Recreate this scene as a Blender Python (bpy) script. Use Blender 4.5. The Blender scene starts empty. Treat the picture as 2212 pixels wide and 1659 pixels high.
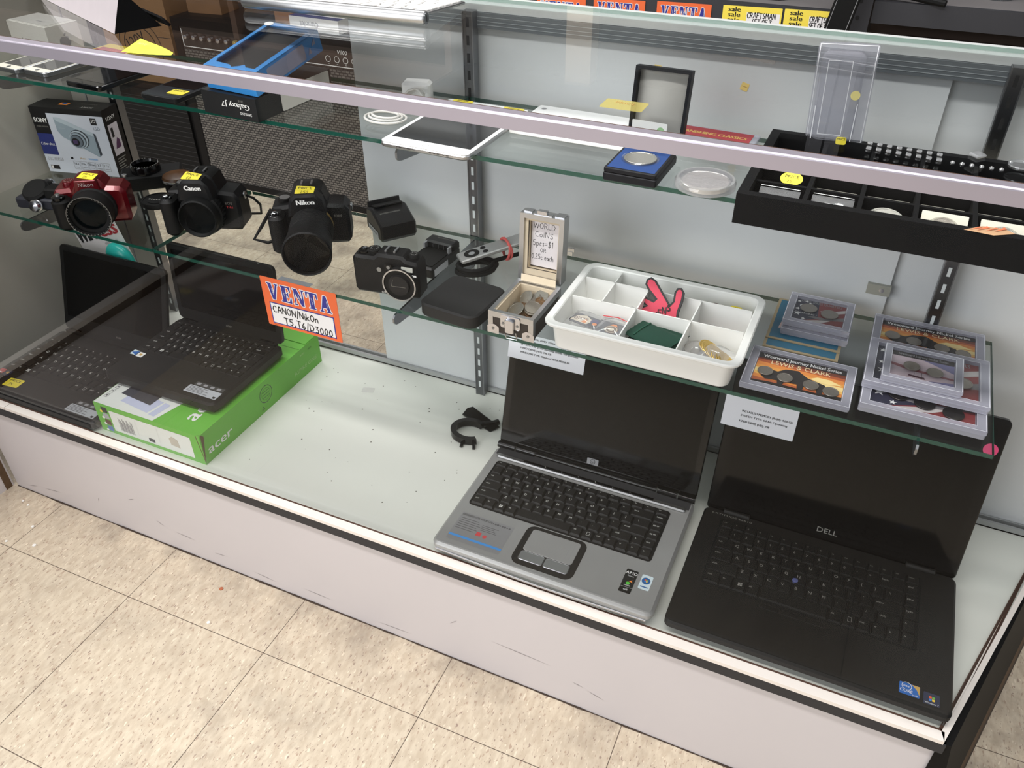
import bpy, math, random
from math import pi, sin, cos, radians as R
from mathutils import Matrix, Vector
random.seed(7)
sc = bpy.context.scene
COL = sc.collection
# ---------------------------------------------------------------- camera
cam = bpy.data.cameras.new('camera'); co = bpy.data.objects.new('camera', cam); COL.objects.link(co)
yaw, pitch, roll, FPX = 0.4287, 0.6383, -0.0063, 1793.6
fw = Vector((-sin(yaw)*cos(pitch), cos(yaw)*cos(pitch), -sin(pitch)))
rt = fw.cross(Vector((0, 0, 1))).normalized(); up = rt.cross(fw)
r2 = cos(roll)*rt + sin(roll)*up; u2 = -sin(roll)*rt + cos(roll)*up
m3 = Matrix((r2, u2, -fw)).transposed()
co.matrix_world = Matrix.Translation((1.7491, -0.7451, 1.2281)) @ m3.to_4x4()
cam.sensor_width = 36; cam.sensor_fit = 'HORIZONTAL'; cam.lens = FPX/2212*36; cam.clip_start = 0.01
sc.camera = co
# ---------------------------------------------------------------- world, lights, exposure
w = bpy.data.worlds.new('world'); sc.world = w; w.use_nodes = True
bg = w.node_tree.nodes['Background']; bg.inputs[0].default_value = (0.93, 0.97, 1.0, 1); bg.inputs[1].default_value = 0.40
def area(name, loc, size, power, col=(1, 1, 1), aim=None, sy=None):
    l = bpy.data.lights.new(name, 'AREA'); l.shape = 'RECTANGLE'; l.size = size; l.size_y = sy or size
    l.energy = power; l.color = col
    o = bpy.data.objects.new(name, l); COL.objects.link(o); o.location = loc
    d = Vector(aim or (loc[0], loc[1], 0)) - Vector(loc)
    o.rotation_euler = d.to_track_quat('-Z', 'Y').to_euler(); return o
area('fluorescent_tube_light', (0.7, -0.75, 2.75), 3.6, 84, (1, .97, .95), sy=0.25)
area('fluorescent_tube_light', (0.6, 1.15, 2.75), 3.6, 46, (1, .98, .96), sy=0.25)
area('shop_window_light', (-0.6, -3.6, 1.9), 3.0, 100, (.95, .97, 1), aim=(0.7, 0, 0.5), sy=1.8)
sc.view_settings.view_transform = 'Standard'; sc.view_settings.look = 'None'
sc.view_settings.exposure = 0.0; sc.view_settings.gamma = 1
try: sc.view_settings.use_curve_mapping = False
except Exception: pass
# ---------------------------------------------------------------- materials
def lin(c): return tuple(((x/255)/12.92 if x/255 <= .04045 else ((x/255+.055)/1.055)**2.4) for x in c)
MC = {}
def N(nt, t, **k):
    n = nt.nodes.new(t)
    for a, b in k.items(): setattr(n, a, b)
    return n
def mat(name, rgb, rough=.5, metal=0, var=.06, vs=40, spec=.5, coat=0, bump=0, bs=200, alpha=1, trans=0):
    if name in MC: return MC[name]
    m = bpy.data.materials.new(name); m.use_nodes = True; nt = m.node_tree; p = nt.nodes['Principled BSDF']
    c = lin(rgb); p.inputs['Roughness'].default_value = rough; p.inputs['Metallic'].default_value = metal
    p.inputs['Specular IOR Level'].default_value = spec; p.inputs['Coat Weight'].default_value = coat
    p.inputs['Alpha'].default_value = alpha; p.inputs['Transmission Weight'].default_value = trans
    p.inputs['Base Color'].default_value = (*c, 1)
    tc = N(nt, 'ShaderNodeTexCoord')
    if var:
        no = N(nt, 'ShaderNodeTexNoise'); no.inputs['Scale'].default_value = vs; no.inputs['Detail'].default_value = 3
        mx = N(nt, 'ShaderNodeMix', data_type='RGBA'); mx.inputs[6].default_value = (*[x*(1-var) for x in c], 1)
        mx.inputs[7].default_value = (*[min(1, x*(1+var)) for x in c], 1)
        nt.links.new(tc.outputs['Object'], no.inputs['Vector']); nt.links.new(no.outputs['Fac'], mx.inputs[0])
        nt.links.new(mx.outputs[2], p.inputs['Base Color'])
    if bump:
        n2 = N(nt, 'ShaderNodeTexNoise'); n2.inputs['Scale'].default_value = bs
        bp = N(nt, 'ShaderNodeBump'); bp.inputs['Strength'].default_value = bump; bp.inputs['Distance'].default_value = .001
        nt.links.new(tc.outputs['Object'], n2.inputs['Vector']); nt.links.new(n2.outputs['Fac'], bp.inputs['Height'])
        nt.links.new(bp.outputs['Normal'], p.inputs['Normal'])
    MC[name] = m; return m
def glass(name, tint=(255, 255, 255), f0=.022, fk=1.0, rough=0.0, haze=0, hazecol=(255, 255, 255)):
    # thin sheet: straight-through transmission plus a mirror share that grows at grazing angles (Schlick)
    if name in MC: return MC[name]
    m = bpy.data.materials.new(name); m.use_nodes = True; nt = m.node_tree; nt.nodes.clear()
    out = N(nt, 'ShaderNodeOutputMaterial'); tr = N(nt, 'ShaderNodeBsdfTransparent'); gl = N(nt, 'ShaderNodeBsdfGlossy')
    tr.inputs[0].default_value = (*lin(tint), 1); gl.inputs['Roughness'].default_value = rough
    lw = N(nt, 'ShaderNodeLayerWeight'); lw.inputs[0].default_value = .5
    pw = N(nt, 'ShaderNodeMath', operation='POWER'); pw.inputs[1].default_value = 5
    ma = N(nt, 'ShaderNodeMath', operation='MULTIPLY_ADD'); ma.inputs[1].default_value = (1-f0)*fk; ma.inputs[2].default_value = f0
    mx = N(nt, 'ShaderNodeMixShader'); L = nt.links.new
    L(lw.outputs['Facing'], pw.inputs[0]); L(pw.outputs[0], ma.inputs[0]); L(ma.outputs[0], mx.inputs[0])
    src = tr.outputs[0]
    if haze:
        df = N(nt, 'ShaderNodeBsdfDiffuse'); df.inputs[0].default_value = (*lin(hazecol), 1)
        m2 = N(nt, 'ShaderNodeMixShader'); m2.inputs[0].default_value = haze; L(src, m2.inputs[1]); L(df.outputs[0], m2.inputs[2]); src = m2.outputs[0]
    L(src, mx.inputs[1]); L(gl.outputs[0], mx.inputs[2]); L(mx.outputs[0], out.inputs[0]); MC[name] = m; return m
# ---------------------------------------------------------------- mesh builder
def rr(x0, y0, x1, y1, r, n=5):
    if r <= 0: return [(x0, y0), (x1, y0), (x1, y1), (x0, y1)]
    P = []
    for cx, cy, a in ((x1-r, y0+r, -90), (x1-r, y1-r, 0), (x0+r, y1-r, 90), (x0+r, y0+r, 180)):
        for i in range(n+1):
            t = R(a+90*i/n); P.append((cx+r*cos(t), cy+r*sin(t)))
    return P
def ngon(n, r, cx=0, cy=0, a0=0, ry=None): return [(cx+r*cos(a0+2*pi*i/n), cy+(ry or r)*sin(a0+2*pi*i/n)) for i in range(n)]
def inset(P, d):
    n = len(P); Q = []
    for i in range(n):
        a = Vector(P[i])-Vector(P[i-1]); b = Vector(P[(i+1) % n])-Vector(P[i])
        if a.length < 1e-9: a = b
        if b.length < 1e-9: b = a
        a.normalize(); b.normalize(); na = Vector((-a.y, a.x)); nb = Vector((-b.y, b.x)); k = na+nb
        s = max(.35, (1+na.dot(nb))/2)
        Q.append((P[i][0]+k.x/2*d/s, P[i][1]+k.y/2*d/s))
    return Q
TXT = {}
def glyphs(s):
    if s in TXT: return TXT[s]
    cu = bpy.data.curves.new('t', 'FONT'); cu.body = s; cu.size = 1; cu.resolution_u = 2; cu.fill_mode = 'FRONT'
    o = bpy.data.objects.new('t', cu); me = o.to_mesh()
    V = [(v.co.x, v.co.y) for v in me.vertices]; F = [tuple(p.vertices) for p in me.polygons]
    o.to_mesh_clear(); bpy.data.objects.remove(o); bpy.data.curves.remove(cu); TXT[s] = (V, F); return TXT[s]
# hand lettering: single-stroke polylines on a 0..1 high grid
ST = {'A': (.7, [[(0, 0), (.3, 1), (.42, 1), (.7, 0)], [(.1, .4), (.6, .4)]]), 'B': (.6, [[(0, 0), (0, 1), (.4, .95), (.5, .75), (.35, .55), (0, .5), (.45, .45), (.55, .2), (.4, 0), (0, 0)]]),
 'C': (.6, [[(.6, .85), (.4, 1), (.15, .9), (0, .5), (.12, .12), (.38, 0), (.6, .12)]]), 'D': (.65, [[(0, 0), (0, 1), (.35, .95), (.62, .55), (.45, .1), (0, 0)]]),
 'E': (.5, [[(.5, 1), (0, 1), (0, 0), (.5, 0)], [(0, .5), (.4, .52)]]), 'F': (.5, [[(.5, 1), (0, 1), (0, 0)], [(0, .5), (.4, .52)]]), 'I': (.1, [[(.05, 0), (.05, 1)]]),
 'i': (.12, [[(.05, 0), (.05, .6)], [(.05, .8), (.06, .86)]]), 'K': (.55, [[(0, 0), (0, 1)], [(.5, .95), (.05, .45), (.55, 0)]]), 'k': (.5, [[(0, 0), (0, 1)], [(.42, .6), (.05, .3), (.5, 0)]]),
 'L': (.45, [[(0, 1), (0, 0), (.45, 0)]]), 'M': (.8, [[(0, 0), (.12, 1), (.4, .3), (.66, 1), (.8, 0)]]), 'N': (.65, [[(0, 0), (.02, 1), (.58, 0), (.65, 1)]]),
 'O': (.65, [[(.3, 1), (.05, .75), (0, .35), (.2, 0), (.45, .05), (.65, .45), (.55, .85), (.3, 1)]]), 'o': (.5, [[(.25, .62), (.02, .4), (.06, .1), (.26, 0), (.46, .15), (.46, .45), (.25, .62)]]),
 'n': (.45, [[(0, 0), (.02, .6), (.02, .4), (.25, .6), (.42, .45), (.45, 0)]]), 'P': (.5, [[(0, 0), (0, 1), (.4, .95), (.5, .7), (.35, .5), (0, .45)]]), 'p': (.45, [[(0, .6), (0, -.4)], [(0, .45), (.2, .62), (.43, .4), (.3, .05), (0, .08)]]),
 'R': (.6, [[(0, 0), (0, 1), (.4, .95), (.52, .72), (.35, .52), (0, .48)], [(.2, .5), (.6, 0)]]), 'S': (.5, [[(.5, .88), (.3, 1), (.06, .85), (.1, .62), (.42, .42), (.48, .15), (.25, 0), (0, .12)]]),
 's': (.35, [[(.33, .5), (.18, .6), (.03, .48), (.3, .2), (.2, 0), (0, .08)]]), 'T': (.65, [[(0, 1), (.65, .97)], [(.32, 1), (.34, 0)]]), 'e': (.42, [[(.02, .3), (.42, .34), (.3, .6), (.08, .5), (.02, .2), (.2, 0), (.42, .12)]]),
 'a': (.45, [[(.4, .5), (.2, .6), (.02, .35), (.1, .02), (.3, .1), (.4, .5), (.45, 0)]]), 'c': (.38, [[(.36, .5), (.18, .6), (.02, .35), (.1, .03), (.36, .08)]]), 'h': (.42, [[(0, 0), (0, 1), (.02, .4), (.25, .6), (.4, .4), (.42, 0)]]),
 't': (.35, [[(.15, .95), (.15, .1), (.33, .03)], [(0, .65), (.33, .65)]]), 'f': (.35, [[(.35, .95), (.18, .9), (.15, 0)], [(0, .5), (.33, .52)]]), 'W': (1, [[(0, 1), (.22, 0), (.5, .8), (.75, 0), (1, 1)]]),
 'l': (.1, [[(.05, 0), (.05, 1)]]), '0': (.5, [[(.25, 1), (.02, .6), (.06, .15), (.25, 0), (.46, .25), (.46, .75), (.25, 1)]]), '1': (.25, [[(0, .75), (.2, 1), (.2, 0)]]), '2': (.5, [[(.02, .8), (.25, 1), (.45, .78), (0, 0), (.5, .02)]]),
 '3': (.5, [[(0, .95), (.45, .95), (.2, .58), (.46, .4), (.4, .05), (0, .05)]]), '5': (.5, [[(.48, 1), (.08, .98), (.03, .58), (.35, .6), (.47, .3), (.3, .02), (0, .08)]]), '6': (.5, [[(.35, 1), (.08, .6), (.02, .2), (.25, 0), (.46, .22), (.3, .48), (.05, .3)]]),
 '7': (.5, [[(0, 1), (.5, 1), (.15, 0)]]), '8': (.5, [[(.25, .52), (.06, .78), (.25, 1), (.44, .78), (.25, .52), (.02, .22), (.25, 0), (.48, .22), (.25, .52)]]), '9': (.45, [[(.43, .75), (.2, 1), (.02, .72), (.2, .5), (.43, .75), (.4, 0)]]),
 '/': (.3, [[(0, -.2), (.3, 1.15)]]), ',': (.2, [[(.15, .1), (.02, -.2)]]), '=': (.45, [[(0, .62), (.42, .62)], [(0, .35), (.42, .35)]]), '.': (.12, [[(.03, 0), (.07, .04)]]), '-': (.4, [[(0, .5), (.38, .5)]]), '$': (.5, [[(.5, .85), (.3, .97), (.06, .8), (.42, .42), (.46, .15), (.25, 0), (0, .12)], [(.27, 1.15), (.25, -.15)]])}
class MB:
    def __init__(s): s.v = []; s.f = []; s.fm = []; s.ms = []; s.T = [Matrix()]
    def push(s, m): s.T.append(s.T[-1] @ m); return s
    def pop(s): s.T.pop(); return s
    def add(s, V, F, m):
        if m not in s.ms: s.ms.append(m)
        k = s.ms.index(m); b = len(s.v); T = s.T[-1]
        s.v += [tuple(T @ Vector(p)) for p in V]
        for f in F: s.f.append(tuple(i+b for i in f)); s.fm.append(k)
    def box(s, x0, y0, z0, x1, y1, z1, m):
        V = [(x0, y0, z0), (x1, y0, z0), (x1, y1, z0), (x0, y1, z0), (x0, y0, z1), (x1, y0, z1), (x1, y1, z1), (x0, y1, z1)]
        s.add(V, [(3, 2, 1, 0), (4, 5, 6, 7), (0, 1, 5, 4), (1, 2, 6, 5), (2, 3, 7, 6), (3, 0, 4, 7)], m)
    def prism(s, P, z0, z1, m, ch=0, chb=None, top=None, side=None):
        chb = ch if chb is None else chb
        rings = ([(inset(P, chb), z0)] if chb else [])+[(P, z0+chb), (P, z1-ch)]+([(inset(P, ch), z1)] if ch else [])
        V = []; n = len(P)
        for Q, z in rings: V += [(x, y, z) for x, y in Q]
        F = []
        for k in range(len(rings)-1):
            for i in range(n): F.append((k*n+i, k*n+(i+1) % n, (k+1)*n+(i+1) % n, (k+1)*n+i))
        s.add(V, F, side or m); e = (len(rings)-1)*n
        s.add(V[:n], [tuple(range(n-1, -1, -1))], m); s.add(V[e:], [tuple(range(n))], top or m)
    def rbox(s, x0, y0, z0, x1, y1, z1, r, m, ch=0, n=4, **k): s.prism(rr(x0, y0, x1, y1, r, n), z0, z1, m, ch, **k)
    def lathe(s, prof, m, n=32, a0=0, a1=2*pi):
        V = []; F = []; full = abs(a1-a0-2*pi) < 1e-6; q = n if full else n+1
        for r, z in prof: V += [(r*cos(a0+(a1-a0)*i/n), r*sin(a0+(a1-a0)*i/n), z) for i in range(q)]
        for k in range(len(prof)-1):
            for i in range(n):
                j = (i+1) % q; F.append((k*q+i, k*q+j, (k+1)*q+j, (k+1)*q+i))
        if full:
            if prof[0][0] > 1e-6: F.append(tuple(range(q-1, -1, -1)))
            if prof[-1][0] > 1e-6: F.append(tuple(range((len(prof)-1)*q, len(prof)*q)))
        s.add(V, F, m)
    def disc(s, cx, cy, r, z, m, n=24, ry=None): s.add([(x, y, z) for x, y in ngon(n, r, cx, cy, 0, ry)], [tuple(range(n))], m)
    def ring(s, cx, cy, r0, r1, z, m, n=28, a0=0, a1=2*pi):
        V = []
        for i in range(n+1):
            t = a0+(a1-a0)*i/n; V += [(cx+r0*cos(t), cy+r0*sin(t), z), (cx+r1*cos(t), cy+r1*sin(t), z)]
        s.add(V, [(2*i, 2*i+1, 2*i+3, 2*i+2) for i in range(n)], m)
    def poly(s, P, z, m): s.add([(x, y, z) for x, y in P], [tuple(range(len(P)))], m)
    def rect(s, x0, y0, x1, y1, z, m): s.poly([(x0, y0), (x1, y0), (x1, y1), (x0, y1)], z, m)
    def face(s, V, m): s.add(V, [tuple(range(len(V)))], m)
    def tube(s, pts, r, m, n=8, closed=False):
        P = [Vector(p) for p in pts]; V = []; F = []; k = len(P); prev = Vector((0, 0, 1))
        for i in range(k):
            a = P[(i-1) % k] if (i or closed) else P[i]; b = P[(i+1) % k] if (i < k-1 or closed) else P[i]
            t = (b-a).normalized(); u = prev-t*prev.dot(t)
            if u.length < 1e-4: u = t.orthogonal()
            u.normalize(); q = t.cross(u); prev = u; rad = r[i] if isinstance(r, (list, tuple)) else r
            V += [tuple(P[i]+rad*(cos(2*pi*j/n)*u+sin(2*pi*j/n)*q)) for j in range(n)]
        for i in range(k if closed else k-1):
            for j in range(n):
                a = i*n; b = ((i+1) % k)*n; F.append((a+j, a+(j+1) % n, b+(j+1) % n, b+j))
        if not closed: F += [tuple(range(n-1, -1, -1)), tuple(range((k-1)*n, k*n))]
        s.add(V, F, m)
    def text(s, t, h, x, y, z, m, al='c', sx=1, sh=0, rot=0, w=None, bd=0):
        if bd:
            for i, q in enumerate((-bd, bd)): s.text(t, h, x+q*h*cos(rot), y+q*h*sin(rot), z-.00005*(i+1), m, al, sx, sh, rot, w)
        V, F = glyphs(t)
        if not V: return
        x0 = min(v[0] for v in V); x1 = max(v[0] for v in V); k = h/.73
        if w: sx = w/((x1-x0)*k)
        ox = {'c': (x0+x1)/2, 'l': x0, 'r': x1}[al]
        ca, sa = cos(rot), sin(rot); Q = []
        for a, b in V:
            p = (a-ox)*k*sx+b*k*sh; q = b*k; Q.append((x+ca*p-sa*q, y+sa*p+ca*q, z))
        s.add(Q, F, m)
    def line(s, P, w, z, m, closed=False):
        n = len(P)
        for i in range(n if closed else n-1):
            a = Vector(P[i]); b = Vector(P[(i+1) % n]); d = b-a
            if d.length < 1e-9: continue
            d.normalize(); q = Vector((-d.y, d.x))*w/2; e = d*w*.35; c = [a-q-e, b-q+e, b+q+e, a+q-e]
            s.add([(p.x, p.y, z) for p in c], [(0, 1, 2, 3)], m)
    def hand(s, t, h, x, y, z, m, wd=.09, sp=.22, sx=1, slope=0):
        cx = x
        for i, ch in enumerate(t):
            if ch == ' ': cx += .35*h*sx; continue
            ad, S = ST[ch]; jy = y+slope*(cx-x)+((i*37) % 7-3)*h*.012
            for P in S: s.line([(cx+a*h*sx, jy+b*h) for a, b in P], h*wd, z, m)
            cx += (ad+sp)*h*sx
        return cx
    def build(s, name, parent=None, loc=None, rot=0, label=None, cat=None, group=None, kind=None, smooth=35):
        me = bpy.data.meshes.new(name); me.from_pydata(s.v, [], s.f);
        for m in s.ms: me.materials.append(m)
        if len(me.polygons) == len(s.fm): me.polygons.foreach_set('material_index', s.fm)
        if smooth:
            me.polygons.foreach_set('use_smooth', [True]*len(me.polygons)); me.set_sharp_from_angle(angle=R(smooth))
        me.update(); o = bpy.data.objects.new(name, me); COL.objects.link(o)
        if parent: o.parent = parent
        if loc: o.location = loc
        if rot: o.rotation_euler = rot if isinstance(rot, tuple) else (0, 0, rot)
        return tag(o, label, cat, group, kind)
def tag(o, label=None, cat=None, group=None, kind=None):
    for k, v in (('label', label), ('category', cat), ('group', group), ('kind', kind)):
        if v: o[k] = v
    return o
def thing(name, label, cat, loc=(0, 0, 0), rot=0, group=None):
    o = bpy.data.objects.new(name, None); COL.objects.link(o); o.location = loc; o.empty_display_size = .03
    o.rotation_euler = rot if isinstance(rot, tuple) else (0, 0, rot); return tag(o, label, cat, group)
def copy_tree(o, parent=None, loc=None, rot=None, label=None):
    c = o.copy(); COL.objects.link(c); c.parent = parent
    if loc is not None: c.location = loc
    if rot is not None: c.rotation_euler = (0, 0, rot)
    if label: c['label'] = label
    for ch in list(o.children): copy_tree(ch, c)
    return c
Tm = Matrix.Translation
def Rm(a, ax): return Matrix.Rotation(a, 4, ax)
def FR(x, y, z): return Tm((x, y, z)) @ Rm(pi/2, 'X')          # writing plane facing -Y
def SD(x, y, z): return Tm((x, y, z)) @ Rm(pi/2, 'Z') @ Rm(pi/2, 'X')   # writing plane facing +X
DZ, LZ, UZ, TZ = .242, .584, .821, .957
# shared materials
ALU = mat('brushed aluminium', (190, 190, 191), .32, 1, .05); CHROME = mat('chrome', (196, 196, 200), .16, 1, .02)
BLK = mat('black plastic', (22, 22, 23), .42, var=.1, spec=.3); BLKM = mat('matt black plastic', (18, 18, 18), .62, var=.1, spec=.2); BLKG = mat('glossy black plastic', (10, 10, 11), .12, var=.05, spec=.4)
WHT = mat('white print', (235, 235, 232), .6, var=.01); INK = mat('black ink', (18, 18, 20), .6, var=.02); GREYP = mat('grey print', (150, 150, 152), .6, var=.02)
YEL = mat('yellow price sticker', (246, 226, 62), .55, var=.03); STEEL = mat('zinc steel', (140, 142, 145), .35, 1, .08)
SCR = mat('dark screen glass', (6, 6, 7), .08, var=.05, spec=.25); CLEAR = glass('clear plastic', (250, 250, 250), .05, 1, .03)
def price(mb, x, y, z, num='', w=.034, h=.022, rot=0, word='PRICE'):
    mb.push(Tm((x, y, z)) @ Rm(rot, 'Z')); mb.prism(rr(-w/2, -h/2, w/2, h/2, .002, 2), 0, .0004, YEL)
    mb.text(word, h*.28, 0, h*.12, .0006, INK, sx=1.15)
    if num: mb.hand(num, h*.3, -w*.2, -h*.36, .0006, INK, .12)
    mb.pop()
# ---------------------------------------------------------------- floor
def floor_mat():
    m = bpy.data.materials.new('vinyl tile'); m.use_nodes = True; nt = m.node_tree; L = nt.links.new; p = nt.nodes['Principled BSDF']
    tc = N(nt, 'ShaderNodeTexCoord'); sx = N(nt, 'ShaderNodeSeparateXYZ'); L(tc.outputs['Object'], sx.inputs[0])
    def M(op, a, b=None, c=None):
        n = N(nt, 'ShaderNodeMath', operation=op)
        for i, q in enumerate((a, b, c)):
            if q is None: continue
            if isinstance(q, (int, float)): n.inputs[i].default_value = q
            else: L(q, n.inputs[i])
        return n.outputs[0]
    T = .3048
    def seam(o):
        f = M('FRACT', M('DIVIDE', o, T)); d = M('MINIMUM', f, M('SUBTRACT', 1, f)); return M('LESS_THAN', d, .0021)
    sm = M('MAXIMUM', seam(sx.outputs[0]), seam(sx.outputs[1]))
    mp = N(nt, 'ShaderNodeMapping'); mp.inputs['Rotation'].default_value = (0, 0, R(38)); mp.inputs['Scale'].default_value = (1, .38, 1); L(tc.outputs['Object'], mp.inputs[0])
    def noise(s, d=3, v=mp.outputs[0], ro=.5):
        n = N(nt, 'ShaderNodeTexNoise'); n.inputs['Scale'].default_value = s; n.inputs['Detail'].default_value = d; n.inputs['Roughness'].default_value = ro; L(v, n.inputs['Vector']); return n.outputs['Fac']
    def ramp(f, a, b):
        r = N(nt, 'ShaderNodeMapRange'); r.inputs[1].default_value = a; r.inputs[2].default_value = b; L(f, r.inputs[0]); return r.outputs[0]
    def mixc(f, a, b):
        n = N(nt, 'ShaderNodeMix', data_type='RGBA'); L(f, n.inputs[0])
        for i, q in ((6, a), (7, b)):
            if isinstance(q, tuple): n.inputs[i].default_value = (*lin(q), 1)
            else: L(q, n.inputs[i])
        return n.outputs[2]
    c = mixc(ramp(noise(110), .38, .62), (211, 197, 175), (196, 180, 158))
    c = mixc(ramp(noise(210), .61, .67), c, (178, 156, 136))
    c = mixc(ramp(noise(230, 2), .645, .69), c, (158, 138, 124))
    c = mixc(ramp(noise(180, 2), .36, .31), c, (226, 212, 190))
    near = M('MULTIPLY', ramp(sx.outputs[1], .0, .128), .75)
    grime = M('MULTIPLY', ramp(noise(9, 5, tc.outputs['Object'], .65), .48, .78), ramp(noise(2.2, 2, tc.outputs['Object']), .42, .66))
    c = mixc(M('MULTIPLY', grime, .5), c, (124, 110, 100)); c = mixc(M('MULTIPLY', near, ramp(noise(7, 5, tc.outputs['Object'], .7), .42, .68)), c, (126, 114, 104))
    c = mixc(ramp(noise(260, 1, tc.outputs['Object']), .76, .775), c, (95, 80, 72))
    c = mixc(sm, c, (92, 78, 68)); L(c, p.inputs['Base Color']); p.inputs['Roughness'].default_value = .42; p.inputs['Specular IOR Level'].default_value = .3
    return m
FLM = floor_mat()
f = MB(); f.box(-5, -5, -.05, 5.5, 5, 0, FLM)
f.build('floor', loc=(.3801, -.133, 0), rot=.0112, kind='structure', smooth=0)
WALLM = mat('painted wall', (196, 190, 180), .8, vs=3)
b = MB(); b.box(-4, 3.6, 0, 5, 3.7, 2.8, WALLM); b.build('wall_back', kind='structure', smooth=0)
PILM = mat('beige column paint', (214, 190, 160), .7, vs=4)
b = MB(); b.box(.71, 1.98, 0, .80, 2.07, 2.8, PILM); b.build('trim_1', kind='structure', smooth=0)
# grime line and crumbs along the foot of the case
CR = mat('white crumb', (235, 232, 226), .8); DG = mat('brown grime', (70, 56, 46), .9, var=.3)
# ---------------------------------------------------------------- display case
LAM = mat('white laminate kick', (205, 199, 200), .38, var=.03, vs=6); DECK = mat('white deck laminate', (219, 221, 212), .4, var=.025, vs=5)
CREAM = mat('cream metal trim', (240, 232, 224), .4, .15, .03); RUB = mat('black rubber strip', (38, 38, 42), .55, var=.06); SIDEB = mat('black laminate side', (15, 14, 14), .6, var=.15, spec=.15)
WOOD = mat('chipped particle board', (92, 70, 48), .85, var=.35, vs=90); SEAM = mat('rust brown seam', (74, 50, 38), .8, var=.25, vs=120)
PANEL = mat('white back panel', (206, 209, 210), .42, var=.05, vs=2.5); LEFTW = mat('ivory side panel', (170, 166, 157), .5, var=.04, vs=3)
MAUVE = mat('anodised aluminium bar', (176, 169, 180), .34, .6, .04, vs=14); GLS = glass('case glass', (254, 254, 254), .004, 1.4)
GTOP = glass('case top glass', (253, 254, 254), .012, .95)
GEDGE = glass('green glass edge', (60, 128, 112), .06, .6, .05, haze=.45, hazecol=(36, 104, 88)); RAILM = mat('grey rail', (170, 172, 172), .4, .5, .05); RAILW = mat('pale rear rail', (222, 224, 222), .35, .25, .03)
SH = glass('shelf glass', (249, 252, 251), .014, .8)
case = thing('display_case', 'long glass front display case with white kick panel and black strip', 'display case')
SX, SY = 2.004, .010
def slant(y): return SX+(y-SY)*.3195
b = MB(); b.box(.245, 0, 0, 2.006, .016, .222, LAM); b.build('kick_panel', case)
b = MB(); SCF = mat('grey scuff', (150, 142, 142), .6, var=.2, vs=200); rs = random.Random(4)
for x, z, l, a in ((1.42, .085, .11, -.05), (1.55, .05, .03, -.3), (1.52, .06, .02, -.2), (.72, .05, .05, -.06), (.80, .035, .03, .1), (.66, .06, .02, -.5), (1.02, .03, .06, -.03), (1.18, .02, .07, .04), (.90, .02, .05, -.1), (.36, .03, .05, .15), (.30, .02, .03, .3), (1.30, .10, .02, .8), (.60, .10, .02, .4), (.50, .06, .015, 1.2)):
    b.push(FR(x, -.0004, z) @ Rm(a, 'Z')); b.poly([(-l/2, 0), (0, -.0006), (l/2, 0), (0, .0007)], 0, SCF); b.pop()
b.build('scuff_stain', case, smooth=0)
b = MB(); P = [(.245+i*.02, .0008+.0016*rs.random()) for i in range(89)]
for (xa, za), (xb, zb) in zip(P, P[1:]): b.face([(xa, -.0006, 0), (xb, -.0006, 0), (xb, -.0006, zb), (xa, -.0006, za)], DG); b.face([(xa, -.0006-za*1.2, .0004), (xb, -.0006-zb*1.2, .0004), (xb, -.0006, .0004), (xa, -.0006, .0004)], DG)
b.build('grime_line', case, smooth=0)
b = MB(); b.box(.215, -.006, .2196, SX+.004, .012, .2385, RUB); b.build('black_strip', case)
b = MB(); b.box(.337, -.006, .2385, SX, .0085, .245, CREAM); b.box(.215, -.006, .2385, .335, .0085, .2445, CREAM)
b.add([(SX, SY-.016, .2385), (slant(.43)+.013, .43, .2385), (slant(.43), .43, .2385), (SX-.004, SY-.002, .2385), (SX, SY-.016, .245), (slant(.43)+.013, .43, .245), (slant(.43), .43, .245), (SX-.004, SY-.002, .245)],
      [(0, 1, 5, 4), (1, 2, 6, 5), (2, 3, 7, 6), (4, 5, 6, 7)], CREAM); b.build('metal_trim', case)
b = MB(); b.box(.215, .0085, .240, SX-.003, .0115, .2452, SEAM)
b.add([(SX-.004, SY-.001, .2452), (slant(.43), .43, .2452), (slant(.43)-.003, .43, .2452), (SX-.007, SY+.002, .2452)], [(0, 1, 2, 3)], SEAM); b.build('trim_seam', case)
b = MB(); b.prism([(.215, .0115), (SX-.005, .0115), (slant(.445)-.002, .445), (.215, .445)], .224, DZ, DECK); b.build('deck', case)
b = MB(); SPK = mat('dark dust speck', (96, 92, 84), .8)
for i in range(46): b.prism(ngon(5, .0006+.0009*rs.random(), .84+.38*rs.random(), .05+.34*rs.random(), i), DZ, DZ+.0003, SPK)
b.build('dust_speck', case, smooth=0); rs = None
# right end: leaning black board with a chipped lower edge
b = MB(); a0 = (SX+.0015, -.004); a1 = (slant(.45)+.0145, .45)
def low(y, z): return slant(y)+.0145+(.2385-z)*.150
for z0, z1, mm in ((.2385, .058, SIDEB), (.058, .022, WOOD), (.022, 0, DG)):
    V = []
    for z in (z0, z1):
        for y in (-.004, .45): V.append((low(y, z), y, z))
    b.add(V, [(0, 2, 3, 1)], mm)
b.add([(low(-.004, .2385), -.004, .2385), (low(-.004, 0), -.004, 0), (2.0, -.004, 0), (2.0, -.004, .2385)], [(0, 1, 2, 3)], SIDEB)
b.add([(low(-.004, .2385), -.004, .2385), (low(.45, .2385), .45, .2385), (slant(.45), .45, .2385), (SX, -.004, .2385)], [(0, 1, 2, 3)], SIDEB)
b.build('end_board', case)
b = MB(); b.prism([(-.013, .9422), (0, .9422), (0, .9575), (-.0108, .9575), (-.0119, .9572), (-.0127, .9565), (-.013, .9554)], 0, 1.87, MAUVE); b.T = [Matrix()]
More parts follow.
